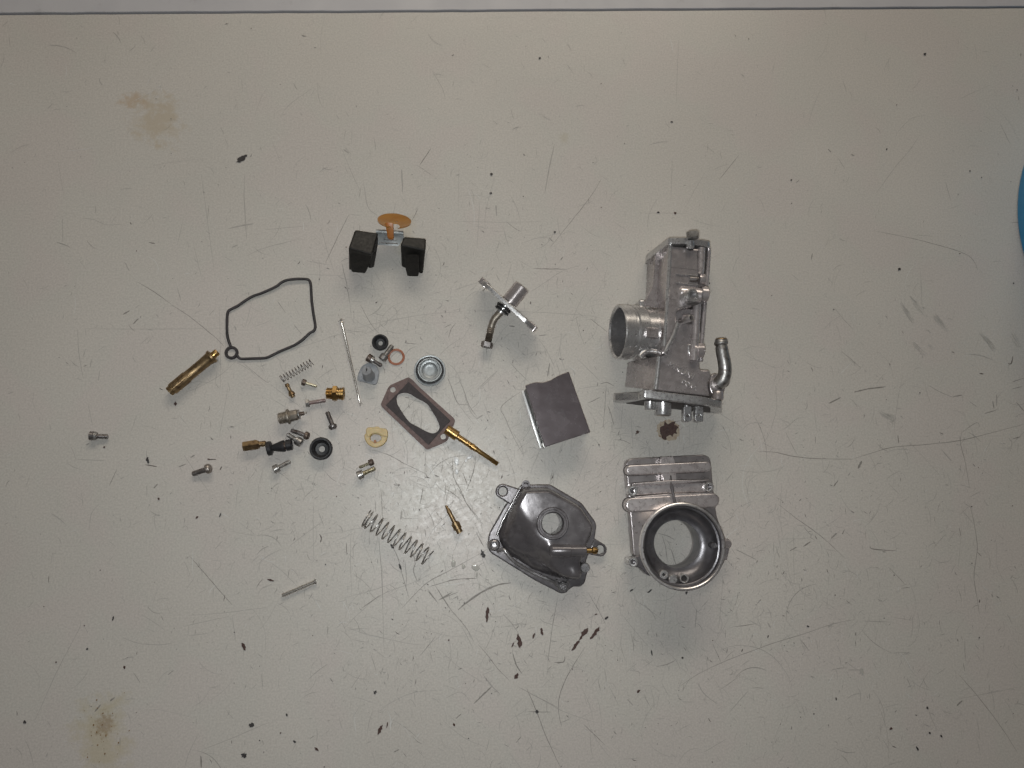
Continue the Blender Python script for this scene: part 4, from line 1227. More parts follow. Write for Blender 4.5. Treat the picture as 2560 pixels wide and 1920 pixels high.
add_plate(b0, [W('L', x, y, 14) for x, y in ((190, 405), (600, 385), (1010, 372), (1010, 480), (600, 492), (190, 520))], 8, 14, b=.8)
add_plate(b0, [W('L', x, y, 14.5) for x, y in ((185, 385), (600, 352), (1005, 345), (1008, 358), (600, 396), (190, 402))], 8, 16, b=.4)
add_plate(b0, [W('L', x, y, 14.5) for x, y in ((200, 532), (600, 497), (1050, 486), (1000, 505), (600, 538), (200, 548))], 8, 16.4, b=.4)
bm_obj(b0, 'cross_bar', ALU_T, bh)
for x, y, zt, z0_ in ((187, 467, 17, 8), (1018, 425, 16.4, 8), (190, 1245, 14, 1)):
    c0 = W('L', x, y, zt)
    b0 = bmesh.new(); add_ring(b0, Vector((c0.x, c0.y, 0)), (0, 0, 1), mm('L', 29, x, y), mm('L', 51, x, y), z0_, zt, 32, .4)
    lg = bm_obj(b0, 'lug', ALU_M, bh)
    b1 = bmesh.new(); add_lathe(b1, Vector((c0.x, c0.y, zt - 3.5)), (0, 0, 1), [(0, mm('L', 30, x, y)), (.2, mm('L', 29, x, y))], 24)
    bm_obj(b1, 'bore', ALU_D, lg)
b0 = bmesh.new()
add_plate(b0, fillet([W('L', x, y, 10) for x, y in ((200, 1180), (330, 1160), (400, 1400), (350, 1395), (260, 1310), (200, 1300))], 1.5), 1, 10, b=.8)
bm_obj(b0, 'bracket', ALU_D, bh)
b0 = bmesh.new()
c0 = W('L', 1220, 1050, 14)
add_lathe(b0, Vector((c0.x, c0.y, 2)), (0, 0, 1), [(0, 2.9), (11.5, 2.7), (12, 2.3)], 28)
add_plate(b0, fillet([W('L', x, y, 9) for x, y in ((1190, 980), (1235, 1000), (1235, 1100), (1205, 1230), (1150, 1200))], 1), 1, 10, b=.6)
bm_obj(b0, 'side_nub', ALU, bh)
# spear-shaped web between the bars
b0 = bmesh.new()
sp = [W('L', x, y, z) for x, y, z in ((600, 366, 17), (612, 435, 18.2), (625, 500, 18.4), (645, 600, 20))]
add_tube(b0, sp, [.25, 1.3, .8, 1.1], 8)
bm_obj(b0, 'spear_rib', ALU_D, bh)
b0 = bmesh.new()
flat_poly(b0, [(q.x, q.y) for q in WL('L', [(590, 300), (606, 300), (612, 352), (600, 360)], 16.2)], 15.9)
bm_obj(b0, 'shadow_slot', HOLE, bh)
# jets standing in the mouth
for x, y, r, hol, m_ in ((525, 1383, 49, 20, ALU_M), (625, 1432, 48, 0, ALU_M), (748, 1425, 50, 36, ALU_M)):
    zt = 28.5
    c0 = W('L', x, y, zt)
    ro = mm('L', r, x, y, zt)
    b0 = bmesh.new()
    if hol:
        add_ring(b0, Vector((c0.x, c0.y, 0)), (0, 0, 1), mm('L', hol, x, y, zt), ro, 17, zt, 30, .3)
        j_ = bm_obj(b0, 'air_jet', m_, bh)
        b1 = bmesh.new(); add_lathe(b1, Vector((c0.x, c0.y, zt - 2.5)), (0, 0, 1), [(0, mm('L', hol, x, y) * 1.03), (.2, mm('L', hol, x, y))], 20)
        bm_obj(b1, 'bore', HOLE, j_)
    else:
        add_lathe(b0, Vector((c0.x, c0.y, 17)), (0, 0, 1), [(0, ro), (zt - 17.3, ro), (zt - 17, ro - .3)], 30)
        bm_obj(b0, 'air_jet', m_, bh)
b0 = bmesh.new()
c0 = W('L', 1083, 1068, 29)
add_lathe(b0, Vector((c0.x, c0.y, 20)), (0, 0, 1), [(0, 1.9), (7.2, 1.9), (7.5, 1.6)], 24)
j_ = bm_obj(b0, 'air_jet', ALU_F, bh)

# ---------------- float bowl (bottom centre)
fb = thing('float_bowl', 'dark domed aluminium float bowl with mounting ears, round hole and brass nipple', 'float bowl', P(1360, 1345))
def in_poly_sd(X, Y, poly):
    n = len(poly)
    d2 = np.full(X.shape, 1e9)
    inside = np.zeros(X.shape, bool)
    for i in range(n):
        ax_, ay_ = poly[i]; bx_, by_ = poly[(i + 1) % n]
        ex, ey = bx_ - ax_, by_ - ay_
        wx, wy = X - ax_, Y - ay_
        t = np.clip((wx * ex + wy * ey) / (ex * ex + ey * ey + 1e-12), 0, 1)
        d2 = np.minimum(d2, (wx - t * ex) ** 2 + (wy - t * ey) ** 2)
        cnd = ((ay_ > Y) != (by_ > Y)) & (X < (bx_ - ax_) * (Y - ay_) / (by_ - ay_ + 1e-12) + ax_)
        inside ^= cnd
    d = np.sqrt(d2)
    return np.where(inside, d, -d)
flz = 4.0
flo = [(455, 262), (540, 160), (590, 125), (640, 160), (910, 158), (1320, 400), (1500, 650), (1512, 700), (1490, 860), (1450, 980), (1400, 1090), (1370, 1180), (1425, 1245), (1385, 1320), (1362, 1440), (1300, 1490), (1200, 1485), (1110, 1575), (1040, 1575),
       (700, 1400), (130, 1045), (95, 960), (115, 800), (325, 430)]
bowl_flange = bm_obj(plate(fillet([W('M', x, y, flz) for x, y in flo], 2.4), 0.2, flz, holes=[circ(W('M', 935, 685, 3), mm('M', 150, 935, 685), 40)], b=.9), 'bowl_flange', ALU_D, fb)
def ear(hxp, hyp, r, hr, tx, ty):
    c0 = W('M', hxp, hyp, 4.5); tgt = W('M', tx, ty, 4.5)
    rr = mm('M', r, hxp, hyp, 4.5)
    d = (tgt - c0); th = math.atan2(d.y, d.x)
    pts = [(c0.x + rr * math.cos(th + math.pi / 2 + math.pi * k / 14), c0.y + rr * math.sin(th + math.pi / 2 + math.pi * k / 14)) for k in range(15)]
    pts += [(tgt.x + rr * 1.25 * math.cos(th - math.pi / 2), tgt.y + rr * 1.25 * math.sin(th - math.pi / 2)), (tgt.x + rr * 1.25 * math.cos(th + math.pi / 2), tgt.y + rr * 1.25 * math.sin(th + math.pi / 2))]
    bm_obj(plate(pts, .3, 4.6, holes=[circ(c0, mm('M', hr, hxp, hyp), 26)], b=.9), 'mounting_ear', ALU_D, fb)
ear(297, 250, 96, 54, 470, 330)
ear(1560, 1008, 88, 56, 1440, 960)
ear(596, 160, 50, 34, 600, 260)
dome = [(560, 200), (900, 192), (1310, 425), (1490, 690), (1470, 820), (1400, 960), (1370, 1080), (1330, 1180), (1360, 1290), (1330, 1420), (1180, 1420), (1000, 1400), (700, 1300), (430, 1130), (300, 1000), (240, 850), (330, 560), (500, 290)]
dp = fillet([W('M', x, y, 17) for x, y in dome], 3.5, 5)
xs = [q[0] for q in dp]; ys = [q[1] for q in dp]
gx = np.arange(min(xs) - 1, max(xs) + 1, .42); gy = np.arange(min(ys) - 1, max(ys) + 1, .42)
X, Y = np.meshgrid(gx, gy)
sd = in_poly_sd(X, Y, dp)
hc = W('M', 945, 670, 25)
low = W('M', 380, 1050, 15)
lowd = Vector((low.x - hc.x, low.y - hc.y, 0)).normalized()
prj = (X - hc.x) * lowd.x + (Y - hc.y) * lowd.y
perp = -(X - hc.x) * lowd.y + (Y - hc.y) * lowd.x
s_ = 1 / (1 + np.exp(-(prj - 16.0) / 2.1))
btm = W('M', 900, 1300, 12)
s2 = 1 / (1 + np.exp(-((hc.y - Y) - 20.5) / 1.8))
ztop = 23.5 - 7.5 * s_ - 5.5 * s2 - 0.0006 * ((X - hc.x) ** 2 + (Y - hc.y) ** 2)
wdt = 3.8 + 9.0 * s_
t_ = np.clip(sd / wdt, 0, 1)
Zg = flz - 1.0 + (ztop - flz + 1.0) * (1 - (1 - t_) ** 3)
# lumps of the casting
for (lx, ly, amp, sx) in ((410, 660, 1.2, 5.0), (640, 880, 1.0, 4.0), (760, 760, -.5, 4), (1150, 1150, 1.2, 5), (1240, 1330, 1.8, 4), (620, 1080, -1.0, 6), (880, 970, 1.0, 3.0)):
    q = W('M', lx, ly, 18)
    Zg += amp * np.exp(-((X - q.x) ** 2 + (Y - q.y) ** 2) / (2 * sx * sx)) * (t_ > .05)
nz = np.array([[mnoise.noise(Vector((x * .12, y * .12, 3.3))) for x in gx] for y in gy])
Zg += .10 * nz * np.clip(t_ * 2, 0, 1)
rh = np.hypot(X - hc.x, Y - hc.y)
hole_r = mm('M', 146, 945, 670, 25)
b0 = bmesh.new()
V = {}
ok = (sd > -.5) & (rh > hole_r + .35)
for j in range(X.shape[0]):
    for i in range(X.shape[1]):
        if ok[j, i]:
            V[j, i] = b0.verts.new((X[j, i], Y[j, i], Zg[j, i] if sd[j, i] > 0 else flz - 1.2))
for (j, i) in list(V):
    k4 = [(j, i), (j, i + 1), (j + 1, i + 1), (j + 1, i)]
    if all(k in V for k in k4):
        b0.faces.new([V[k] for k in k4])
bm_obj(b0, 'bowl_dome', ALU_D, fb, angle=80)
b0 = bmesh.new()
r_o = mm('M', 212, 945, 670, 25)
hb_ = Vector((hc.x, hc.y, 0))
add_lathe(b0, hb_, (0, 0, 1), [(17, r_o + .5), (24.4, r_o), (25, r_o - .5), (25, hole_r + 1.7), (24.7, hole_r + 1.4), (24.7, hole_r + .3), (24.3, hole_r)] +
          [(24.0 - .55 * k, hole_r + (0.0 if k % 2 == 0 else .32)) for k in range(14)] + [(10, hole_r + .2), (.5, hole_r + .3)], 56, cap=False)
bm_obj(b0, 'drain_collar', ALU_D, fb, angle=25)
tb = bmesh.new()
t0, t1 = W('M', 915, 1022, 24.4), W('M', 1372, 1020, 23.2)
Lt = (t1 - t0).length
add_lathe(tb, t0, t1 - t0, [(-.6, 2.6), (0, 3.4), (.8, 3.9), (Lt * .55, 3.9), (Lt * .56, 3.55), (Lt - .3, 3.5), (Lt, 3.1)], 28)
bm_obj(tb, 'fuel_passage', ALU_D, fb)
tb = bmesh.new()
dt = (t1 - t0).normalized()
add_lathe(tb, t1 - dt * .5, dt, [(0, 1.5), (4.2, 1.45), (4.8, 2.0), (6.0, 2.15), (7.4, 1.9), (7.9, 1.2)], 24)
bm_obj(tb, 'brass_nipple', BRASS, fb)
dd_ = W('M', 1365, 1243, 13)
tb = bmesh.new()
add_lathe(tb, Vector((dd_.x, dd_.y, 1)), (0, 0, 1), [(0, 3.1), (11.6, 2.95), (12, 2.6)], 28)
bm_obj(tb, 'pin_boss', ALU_P, fb)
for x, y, r in ((187, 950, 72), (1083, 1490, 62)):
    q = W('M', x, y, 8)
    tb = bmesh.new()
    rr = mm('M', r, x, y)
    add_lathe(tb, Vector((q.x, q.y, 1)), (0, 0, 1), [(0, rr + .6), (5, rr + .2), (6.6, rr - .4), (6.9, rr - 1), (6.4, rr - 1.7), (5.2, rr - 2.2), (5.2, .1)], 28)
    bm_obj(tb, 'screw_seat', ALU_P, fb)
tb = bmesh.new()
add_tube(tb, smooth_path([W('M', x, y, z) for x, y, z in ((230, 1030, 6), (310, 1010, 9), (430, 1150, 9), (650, 1290, 8), (900, 1400, 8), (990, 1450, 6))], 5), 1.2)
add_tube(tb, smooth_path([W('M', x, y, z) for x, y, z in ((985, 1395, 7), (1010, 1470, 6), (1030, 1520, 5))], 4), .9)
add_tube(tb, smooth_path([W('M', x, y, z) for x, y, z in ((1130, 1400, 8), (1140, 1460, 6), (1120, 1530, 5))], 4), .9)
add_tube(tb, smooth_path([W('M', x, y, z) for x, y, z in ((530, 190, 8), (420, 400, 8), (300, 620, 8), (215, 830, 8))], 4), .8)
bm_obj(tb, 'casting_ridge', ALU_P, fb)

# ---------------- throttle slide
ts = thing('throttle_slide', 'flat dull grey rectangular throttle slide with wavy upper edge and bright side strip', 'throttle slide', P(1395, 1030))
top = [(530, 1052), (575, 1034), (620, 1022), (680, 1026), (740, 1008), (775, 990), (805, 970), (850, 952), (905, 930), (1092, 1455), (700, 1582)]
bm_obj(plate(fillet([W('N', x, y, 17) for x, y in top], .5), 15.2, 17, b=.3), 'face_plate', SLIDE, ts)
mid = [(536, 1075), (620, 1045), (740, 1030), (905, 960), (1080, 1440), (700, 1565)]
bm_obj(plate([W('N', x, y, 17) for x, y in mid], 2.6, 15.1, b=.2), 'slide_core', SLIDE_S, ts)
bot = [(548, 1050), (700, 1020), (930, 935), (1100, 1440), (714, 1570)]
bm_obj(plate(fillet([W('N', x + 6, y - 6, 17) for x, y in bot], .5), .15, 2.5, b=.3), 'rear_plate', CHROME, ts)
rm = bmesh.new()
for pts_ in (((760, 1275), (785, 1268), (800, 1280)), ((840, 1255), (865, 1290), (880, 1330)), ((800, 1290), (850, 1282)), ((855, 1270), (862, 1300), (870, 1360)), ((820, 1310), (840, 1300)), ((900, 1360), (915, 1350)), ((960, 1375), (968, 1385)), ((1000, 1360), (1010, 1350)), ((880, 1400), (890, 1412)), ((740, 1120), (700, 1180)), ((690, 1420), (760, 1405)), ((930, 1120), (950, 1190))):
    strip(rm, [W('N', x, y, 17) for x, y in pts_], .13, .05)
rk = bm_obj(rm, 'rub_marks', ALU_P, ts, smooth=False)
rk['kind'] = 'stuff'
q0, q1 = W('N', 505, 1095, 3), W('N', 664, 1594, 3)
b0 = bmesh.new(); box_at((q0 + q1) / 2 + Vector((0, 0, -.2)), q1 - q0, (q1 - q0).length, 1.5, 3.6, .3, b0)
bm_obj(b0, 'side_strip', surf('polished_strip', (0.80, 0.80, 0.79), (0.86, 0.86, 0.85), (0.25, 0.4), 0.3, 500), ts)
b0 = bmesh.new(); box_at(W('N', 688, 1568, 10), q1 - q0, 3.4, 1.6, 6, .2, b0)
bm_obj(b0, 'clip', STEEL, ts)

# ---------------- cap with bent guide pipe
cp = thing('top_cap', 'grey cap plate standing on edge with short barrel and bent threaded cable guide', 'carburettor cap', P(1300, 770))
e0, e1 = W('N', 130, 128, 19), W('N', 618, 572, 19)
dp_ = (e1 - e0).normalized(); nrm = Vector((-dp_.y, dp_.x, 0))
Lp = (e1 - e0).length
upv = (Vector((0, 0, H)) - (e0 + e1) / 2)
upv = (upv - dp_ * upv.dot(dp_)).normalized()
nrm = dp_.cross(upv) * -1
nrm = -nrm if nrm.dot(Vector((-dp_.y, dp_.x, 0))) < 0 else nrm
e0 = e0 - upv * (19 / upv.z)
Mp = Matrix(((dp_.x, upv.x, nrm.x, e0.x), (dp_.y, upv.y, nrm.y, e0.y), (dp_.z, upv.z, nrm.z, e0.z), (0, 0, 0, 1)))
ol = [(0, 8), (1, 15), (6, 19.5), (Lp - 8, 21.5), (Lp - 1, 16), (Lp, 8), (Lp - 6, 1.5), (Lp * .5, .1), (6, 1.5)]
bm_obj(plate(fillet(ol, 2.5), -1.2, 1.4, b=.35, M=Mp), 'cap_plate', ALU_M, cp)
for sx in (2.0, Lp - 4.5):
    ol2 = [(sx - 2.4, 4), (sx + 4, 4), (sx + 4, 16.4), (sx - 2, 15.5)]
    bm_obj(plate(fillet(ol2, 1.2), -1.9, 2.1, b=.3, M=Mp), 'cap_ear', ALU, cp)
barrel0 = W('N', 395, 330, 13); barrel1 = W('N', 503, 195, 15)
b0 = bmesh.new()
Lb = (barrel1 - barrel0).length
add_lathe(b0, barrel0, barrel1 - barrel0, [(0, 5.6), (Lb - .6, 5.5), (Lb, 5.0), (Lb, 4.0), (Lb - 4, 3.8), (Lb - 4, .1)], 36, cap=False)
bm_obj(b0, 'barrel', ALU, cp)
gp = [W('N', x, y, z) for x, y, z in ((335, 388, 11), (300, 435, 10.5), (262, 478, 9.5), (240, 530, 8), (225, 590, 6.5), (212, 650, 5), (200, 690, 4.2))]
gs = smooth_path(gp, 8)
b0 = bmesh.new()
rad = []
for i, q in enumerate(gs):
    rad.append(2.35 if i < 26 else (2.2 if i % 2 else 2.5))
add_tube(b0, gs[:34], rad[:34], 20)
bm_obj(b0, 'guide_pipe', GREYF, cp)
b0 = bmesh.new()
th = gs[30:]
fine = []
for a_, b_ in zip(th, th[1:]):
    for k in range(4):
        fine.append(a_.lerp(b_, k / 4))
add_tube(b0, fine, [2.35 if k % 2 else 1.95 for k in range(len(fine))], 18)
bm_obj(b0, 'guide_thread', GREYF, cp)
b0 = bmesh.new()
dh = (gp[-1] - gp[-2]).normalized()
add_lathe(b0, W('N', 204, 672, 4.4), W('N', 194, 722, 4.2) - W('N', 204, 672, 4.4), [(0, 3.2), (.5, 3.85), (3.6, 3.85), (4.1, 3.2)], 6)
bm_obj(b0, 'hex_nut', STEEL_D, cp, angle=20)
dj = (gp[1] - gp[0]).normalized()
b0 = bmesh.new()
jc = W('N', 350, 372, 12)
for k, (o_, R_) in enumerate(((0.2, 4.6), (2.2, 4.3))):
    dx, ux, vx = frame_of(dj)
    pth = [jc + dx * (o_ + .6) + (ux * math.cos(t) + vx * math.sin(t)) * R_ for t in np.linspace(0, 2 * math.pi, 37)[:-1]]
    add_tube(b0, pth, .85, 10, closed=True)
bm_obj(b0, 'rubber_boot', RUBBER, cp)
b0 = bmesh.new(); add_lathe(b0, jc - dj * .5, dj, [(0, 4.4), (2.8, 4.1), (3.4, 3.0), (5.4, 2.9)], 28)
bm_obj(b0, 'boot_collar', ALU_M, cp)

# ---------------- float assembly
fa = thing('float_pair', 'pair of black float blocks joined by a pressed metal hinge plate', 'carburettor float', P(965, 650))
def fblock(top, tz, bot, bz, top2=None, name='float_block'):
    b0 = bmesh.new()
    loft([[W('A', x, y, z) for (x, y), z in zip(bot, bz)], [W('A', x, y, z) for (x, y), z in zip(top, tz)]], 1.3, 3, bm=b0)
    if top2:
        for t, tzz, b_, bzz in top2:
            loft([[W('A', x, y, z) for (x, y), z in zip(b_, bzz)], [W('A', x, y, z) for (x, y), z in zip(t, tzz)]], .7, 3, bm=b0)
    return bm_obj(b0, name, FLOAT, fa, angle=50, wn=True)
fblock([(395, 535), (875, 600), (745, 1055), (255, 912)], [17, 17, 22, 22], [(330, 740), (870, 900), (690, 1300), (268, 1385)], [0.3] * 4,
       [([(600, 700), (878, 690), (845, 980), (745, 1060)], [15, 15, 14, 16], [(600, 900), (868, 850), (785, 1318), (680, 1340)], [1, 1, 1, 1]),
        ([(262, 920), (742, 1062), (700, 1250), (280, 1180)], [20, 20, 12, 12], [(275, 1200), (700, 1230), (610, 1445), (320, 1415)], [6, 6, .3, .3])])
fblock([(1405, 680), (1865, 715), (1850, 960), (1330, 850)], [17, 17, 20, 19], [(1380, 850), (1868, 880), (1800, 1465), (1360, 1310)], [0.3] * 4,
       [([(1425, 1050), (1715, 1050), (1720, 1300), (1430, 1310)], [19.5, 19.5, 11, 11], [(1425, 1150), (1720, 1150), (1715, 1505), (1480, 1500)], [4, 4, .3, .3])])
hb2 = bmesh.new()
loft([[W('A', x, y, 9) for x, y in ((832, 550), (1395, 585), (1405, 700), (1300, 870), (872, 850))], [W('A', x, y, 10.2) for x, y in ((832, 550), (1395, 585), (1405, 700), (1300, 870), (872, 850))]], .2, bm=hb2)
hp_ = bm_obj(hb2, 'hinge_plate', ZINC, fa)
b0 = bmesh.new()
q0, q1 = W('A', 832, 570, 11), W('A', 1395, 605, 11)
add_tube(b0, [q0, q1], 1.3, 16)
bm_obj(b0, 'hinge_barrel', ZINC, hp_)
b0 = bmesh.new()
flo_ = [W('A', x, y, 10.6) for x, y in ((1015, 640), (1290, 660), (1265, 750), (1000, 735))]
add_tube(b0, flo_, .22, 6, closed=True)
add_tube(b0, [W('A', 900, 800, 10.5), W('A', 1290, 825, 10.5)], .35, 6)
add_tube(b0, [W('A', 940, 545, 10.6), W('A', 935, 610, 12.3)], .3, 6)
bm_obj(b0, 'pressed_outline', STEEL, hp_)

# ---------------- amber disc with stem
am = thing('amber_disc', 'amber plastic oval disc on a stem, above the black float blocks', 'plastic valve disc', P(985, 580))
dc = W('A', 1208, 395, 14)
rx = mm('A', 340, 1208, 395, 14); ry_ = mm('A', 172, 1208, 395, 14)
th = -math.radians(7)
tilt = Matrix.Rotation(th, 3, 'Z')
nt_ = Matrix.Rotation(math.radians(-46), 3, 'X')
b0 = bmesh.new()
def disc_pt(r, ang_, h):
    v = Vector((rx * r * math.cos(ang_), rx * r * math.sin(ang_), h))
    v = nt_ @ v
    v = tilt @ v
    return dc + v
segs = 56
hole_c, hole_r2 = Vector((.17, -.50)), .20
rings = []
for r, h in ((.30, -.6), (.62, -.2), (.9, .6), (1.0, 1.2), (1.0, 1.8), (.88, 1.3), (.6, .5), (.30, .1)):
    rings.append([b0.verts.new(disc_pt(r, 2 * math.pi * k / segs, h)) for k in range(segs)])
for a_, b_ in zip(rings, rings[1:]):
    for k in range(segs):
        b0.faces.new((a_[k], a_[(k + 1) % segs], b_[(k + 1) % segs], b_[k]))
b0.faces.new(rings[0]); b0.faces.new(rings[-1])
for v in b0.verts:
    pass
# keep the disc above the bench
dzm = min(v.co.z for v in b0.verts)
sh_ = Vector((0, 0, max(0.0, 0.3 - dzm)))
do = bm_obj(b0, 'disc', AMBER, am, angle=60)
ac = (nt_ @ Vector((0, 0, 1)))
hcv = dc + tilt @ (nt_ @ Vector((rx * .10, -rx * .42, 0)))
pn_ = tilt @ ac
cam_p = Vector((0, 0, H))
rd_ = (W('A', 1228, 462, 14) - cam_p).normalized()
hcv = cam_p + rd_ * ((dc - cam_p).dot(pn_) / rd_.dot(pn_))
cut(do, [loft([[W('A', 1226 + 98 * math.cos(t), 468 + 52 * math.sin(t), zz) for t in np.linspace(0, 2 * math.pi, 29)[:-1]] for zz in (1.0, 27.0)]), lathe(W('A', 1258, 330, 15) - Vector((0, 0, 14)), (0, 0, 1), [(0, .45), (30, .45)], 10)])
for v in do.data.vertices:
    v.co += sh_ * MM
b0 = bmesh.new()
s0_, s1_ = W('A', 1105, 400, 19), W('A', 1140, 735, 14)
Ls = (s1_ - s0_).length
loft([[s0_ + (s1_ - s0_) * t + Vector((a_ * w_, 0, c_ * 1.6)) for a_, c_ in ((-1, -1), (1, -1), (1, 1), (-1, 1))] for t, w_ in ((0.02, 2.4), (.5, 2.3), (.55, 2.1), (.9, 2.05), (1.0, 1.2))], .3, bm=b0)
bm_obj(b0, 'stem', surf('dark_amber_plastic', (0.36, 0.115, 0.015), (0.42, 0.15, 0.02), (0.3, 0.42), 0, 150, sss=.2), am)

# ---------------- bowl gasket
gk = thing('bowl_gasket', 'thin black rubber bowl gasket ring in an angular loop with small eyelet', 'gasket', P(680, 800))
gpts = [(912, 905), (893, 860), (873, 790), (866, 700), (866, 600), (872, 510), (884, 478), (915, 455), (1000, 412), (1090, 350), (1180, 297), (1290, 258), (1460, 182), (1530, 130), (1600, 100), (1720, 86), (1830, 88), (1868, 102), (1886, 145), (1893, 230), (1898, 320),
        (1908, 420), (1925, 540), (1942, 640), (1940, 690), (1920, 722), (1870, 752), (1790, 825), (1700, 888), (1640, 915), (1500, 975), (1400, 1025), (1330, 1050), (1180, 1056), (1050, 1060), (1010, 1045), (985, 1010)]
gz = [1.0 + .5 * math.sin(i * .55) for i in range(len(gpts))]
path = smooth_path([W('B', x, y, max(.75, z)) for (x, y), z in zip(gpts, gz)], 5)
b0 = bmesh.new(); add_tube(b0, path, .92, 12)
bm_obj(b0, 'seal_cord', RUB_M, gk)
q = W('B', 920, 985, 1)
b0 = bmesh.new(); add_ring(b0, Vector((q.x, q.y, 0)), (0, 0, 1), mm('B', 47, 920, 985), mm('B', 83, 920, 985), .1, 1.7, 40, .5)
bm_obj(b0, 'eyelet', RUB_M, gk)


# ---------------- generic turned things lying on the bench
def turned(name, label, cat, fr, a, b, prof_parts, zr, seg=28, group=None, zr2=None):
    """prof_parts: (part name, material, [(t fraction 0..1, radius in zoom px)], sides)"""
    A_, B_ = W(fr, a[0], a[1], zr), W(fr, b[0], b[1], zr2 or zr)
    L = (B_ - A_).length
    t = thing(name, label, cat, ((A_ + B_) / 2)[:2] + (0,), group)
    k = mm(fr, 1, a[0], a[1], zr)
    for pn, mt, pf, sd_ in prof_parts:
        b0 = bmesh.new()
        add_lathe(b0, A_, B_ - A_, [(q[0] * L, q[1] * k) for q in pf], sd_ or seg, rot=(math.pi / 6 if sd_ == 6 else 0))
        bm_obj(b0, pn, mt, t, angle=20 if sd_ == 6 else 32)
    return t, A_, B_, k


def threads(t0, t1, r, n, d=0.12):
    out = []
    for i in range(n):
        a_ = t0 + (t1 - t0) * i / n
        s = (t1 - t0) / n
        out += [(a_, r * (1 - d)), (a_ + s * .3, r), (a_ + s * .55, r)]
    out.append((t1, r * (1 - d)))
    return out


# brass emulsion tube
t, A_, B_, k = turned('emulsion_tube', 'long dull brass emulsion tube with slotted lower end, left of the black gasket', 'brass tube', 'B', (160, 1462), (752, 972), [
    ('tube_body', BRASS_O, [(0, 36), (.005, 60), (.06, 64), (.07, 76), (.36, 77), (.38, 69), (.70, 69), (.72, 72), (.80, 72), (.82, 76), (.845, 79), (.86, 88), (.895, 88), (.9, 70)], 0),
    ('tube_nose', BRASS, [(.88, 44), (.985, 44), (1.0, 38)], 0)], 4.3, 36)
ob = [c_ for c_ in t.children if c_.name.startswith('tube_body')][0]
dx = (B_ - A_).normalized()
sidev = Vector((-dx.y, dx.x, 0))
cut(ob, [box_at(A_ + dx * 1.0 + Vector((0, 0, 4.0)), dx, 7, 1.3, 4.4), box_at(A_ + dx * 9 + Vector((0, 0, 4.2)) + sidev * .9, dx, 17, .9, 1.8), box_at(A_ + dx * 9.5 + Vector((0, 0, 4.0)) - sidev * 1.8, dx, 15, 1.1, 1.7)])

# fibre/grip: brass main jet pieces
turned('pilot_jet', 'small dull brass jet standing at the end of the little spring', 'jet', 'C', (405, 575), (530, 815), [
    ('jet_tube', BRASS_O, [(0, 28), (.04, 38), (.18, 40), (.22, 33), (.58, 30)], 0),
    ('jet_head', BRASS_O, [(.55, 30), (.66, 52), (.84, 60), (.86, 42), (1.0, 38), (1.0, 30)], 0)], 1.9, group='brass jets')
t, A_, B_, k = turned('brass_fitting', 'bright brass needle seat with hexagon middle and grooved right end', 'brass fitting', 'C', (1122, 745), (1445, 755), [
    ('seat_thread', BRASS, [(0, 80), (.02, 96)] + threads(.03, .36, 103, 6, .07) + [(.37, 90)], 0),
    ('seat_hexagon', BRASS, [(.36, 120), (.38, 150), (.60, 150), (.62, 120)], 6),
    ('seat_barrel', BRASS, [(.6, 108), (.70, 108), (.71, 92), (.75, 92), (.76, 112), (.83, 112), (.84, 96), (.88, 96), (.89, 118), (.97, 118), (1.0, 108), (1.0, 76), (.96, 70), (.94, 1)], 0)], 5.2, 36)
b0 = bmesh.new()
turned('float_valve', 'dull grey threaded float valve with thin nozzle pointing right', 'float valve', 'C', (262, 1205), (775, 1092), [
    ('valve_thread', GREYF, [(0, 84), (.02, 98)] + threads(.03, .30, 106, 5, .08) + [(.31, 98)], 0),
    ('valve_collar', GREYF, [(.30, 120), (.315, 136), (.38, 136), (.395, 122)], 0),
    ('valve_body', GREYF, [(.38, 100), (.40, 104), (.66, 98), (.69, 84), (.70, 60)], 8),
    ('valve_clip', STEEL, [(.70, 70), (.71, 92), (.735, 92), (.745, 60)], 0),
    ('valve_stem', RUST, [(.74, 36), (.90, 34), (.91, 20)], 0),
    ('valve_tip', CHROME, [(.90, 14), (.985, 14), (1.0, 9)], 0)], 4.6, 32)
turned('main_jet', 'brass hexagon jet with threaded stub, touching the black plunger', 'jet', 'E', (312, 760), (682, 705), [
    ('jet_hexagon', BRASS_O, [(0, 74), (.02, 86), (.62, 86), (.70, 66), (.71, 50)], 6),
    ('jet_thread', BRASS_O, threads(.70, .99, 48, 5, .12) + [(1.0, 36)], 0)], 3.2, 32, group='brass jets')
# black plunger
turned('choke_plunger', 'black plunger with wide foot and slotted end between brass jet and screws', 'plunger', 'E', (700, 795), (1108, 725), [
    ('plunger_foot', RUBBER, [(0, 100), (.03, 120), (.16, 120), (.20, 100), (.22, 50)], 0),
    ('plunger_body', RUBBER, [(.20, 50), (.28, 60), (.62, 96), (.70, 96), (.71, 60)], 0),
    ('plunger_neck', RUST, [(.66, 66), (.78, 66)], 0),
    ('plunger_head', RUBBER, [(.75, 76), (.77, 92), (.97, 92), (1.0, 80)], 0)], 4.4, 32)
# nozzle rod by the dark frame
turned('needle_jet', 'golden brass nozzle rod with thick collar, leaning on the corner of the dark frame gasket', 'brass nozzle', 'F', (1345, 800), (2025, 1265), [
    ('nozzle_collar', BRASS, [(0, 56), (.01, 62), (.205, 68), (.215, 60)], 0),
    ('nozzle_rod', BRASS, [(.2, 36), (.215, 38), (.42, 38), (.425, 34), (.435, 38), (.46, 38), (.465, 33), (.475, 40), (.53, 44), (.535, 36), (.58, 36), (.585, 33), (.60, 31), (.99, 29), (1.0, 24)], 0)], 4.6, 32, zr2=1.7)
p_ = W('F', 1938, 1218, 3.2)
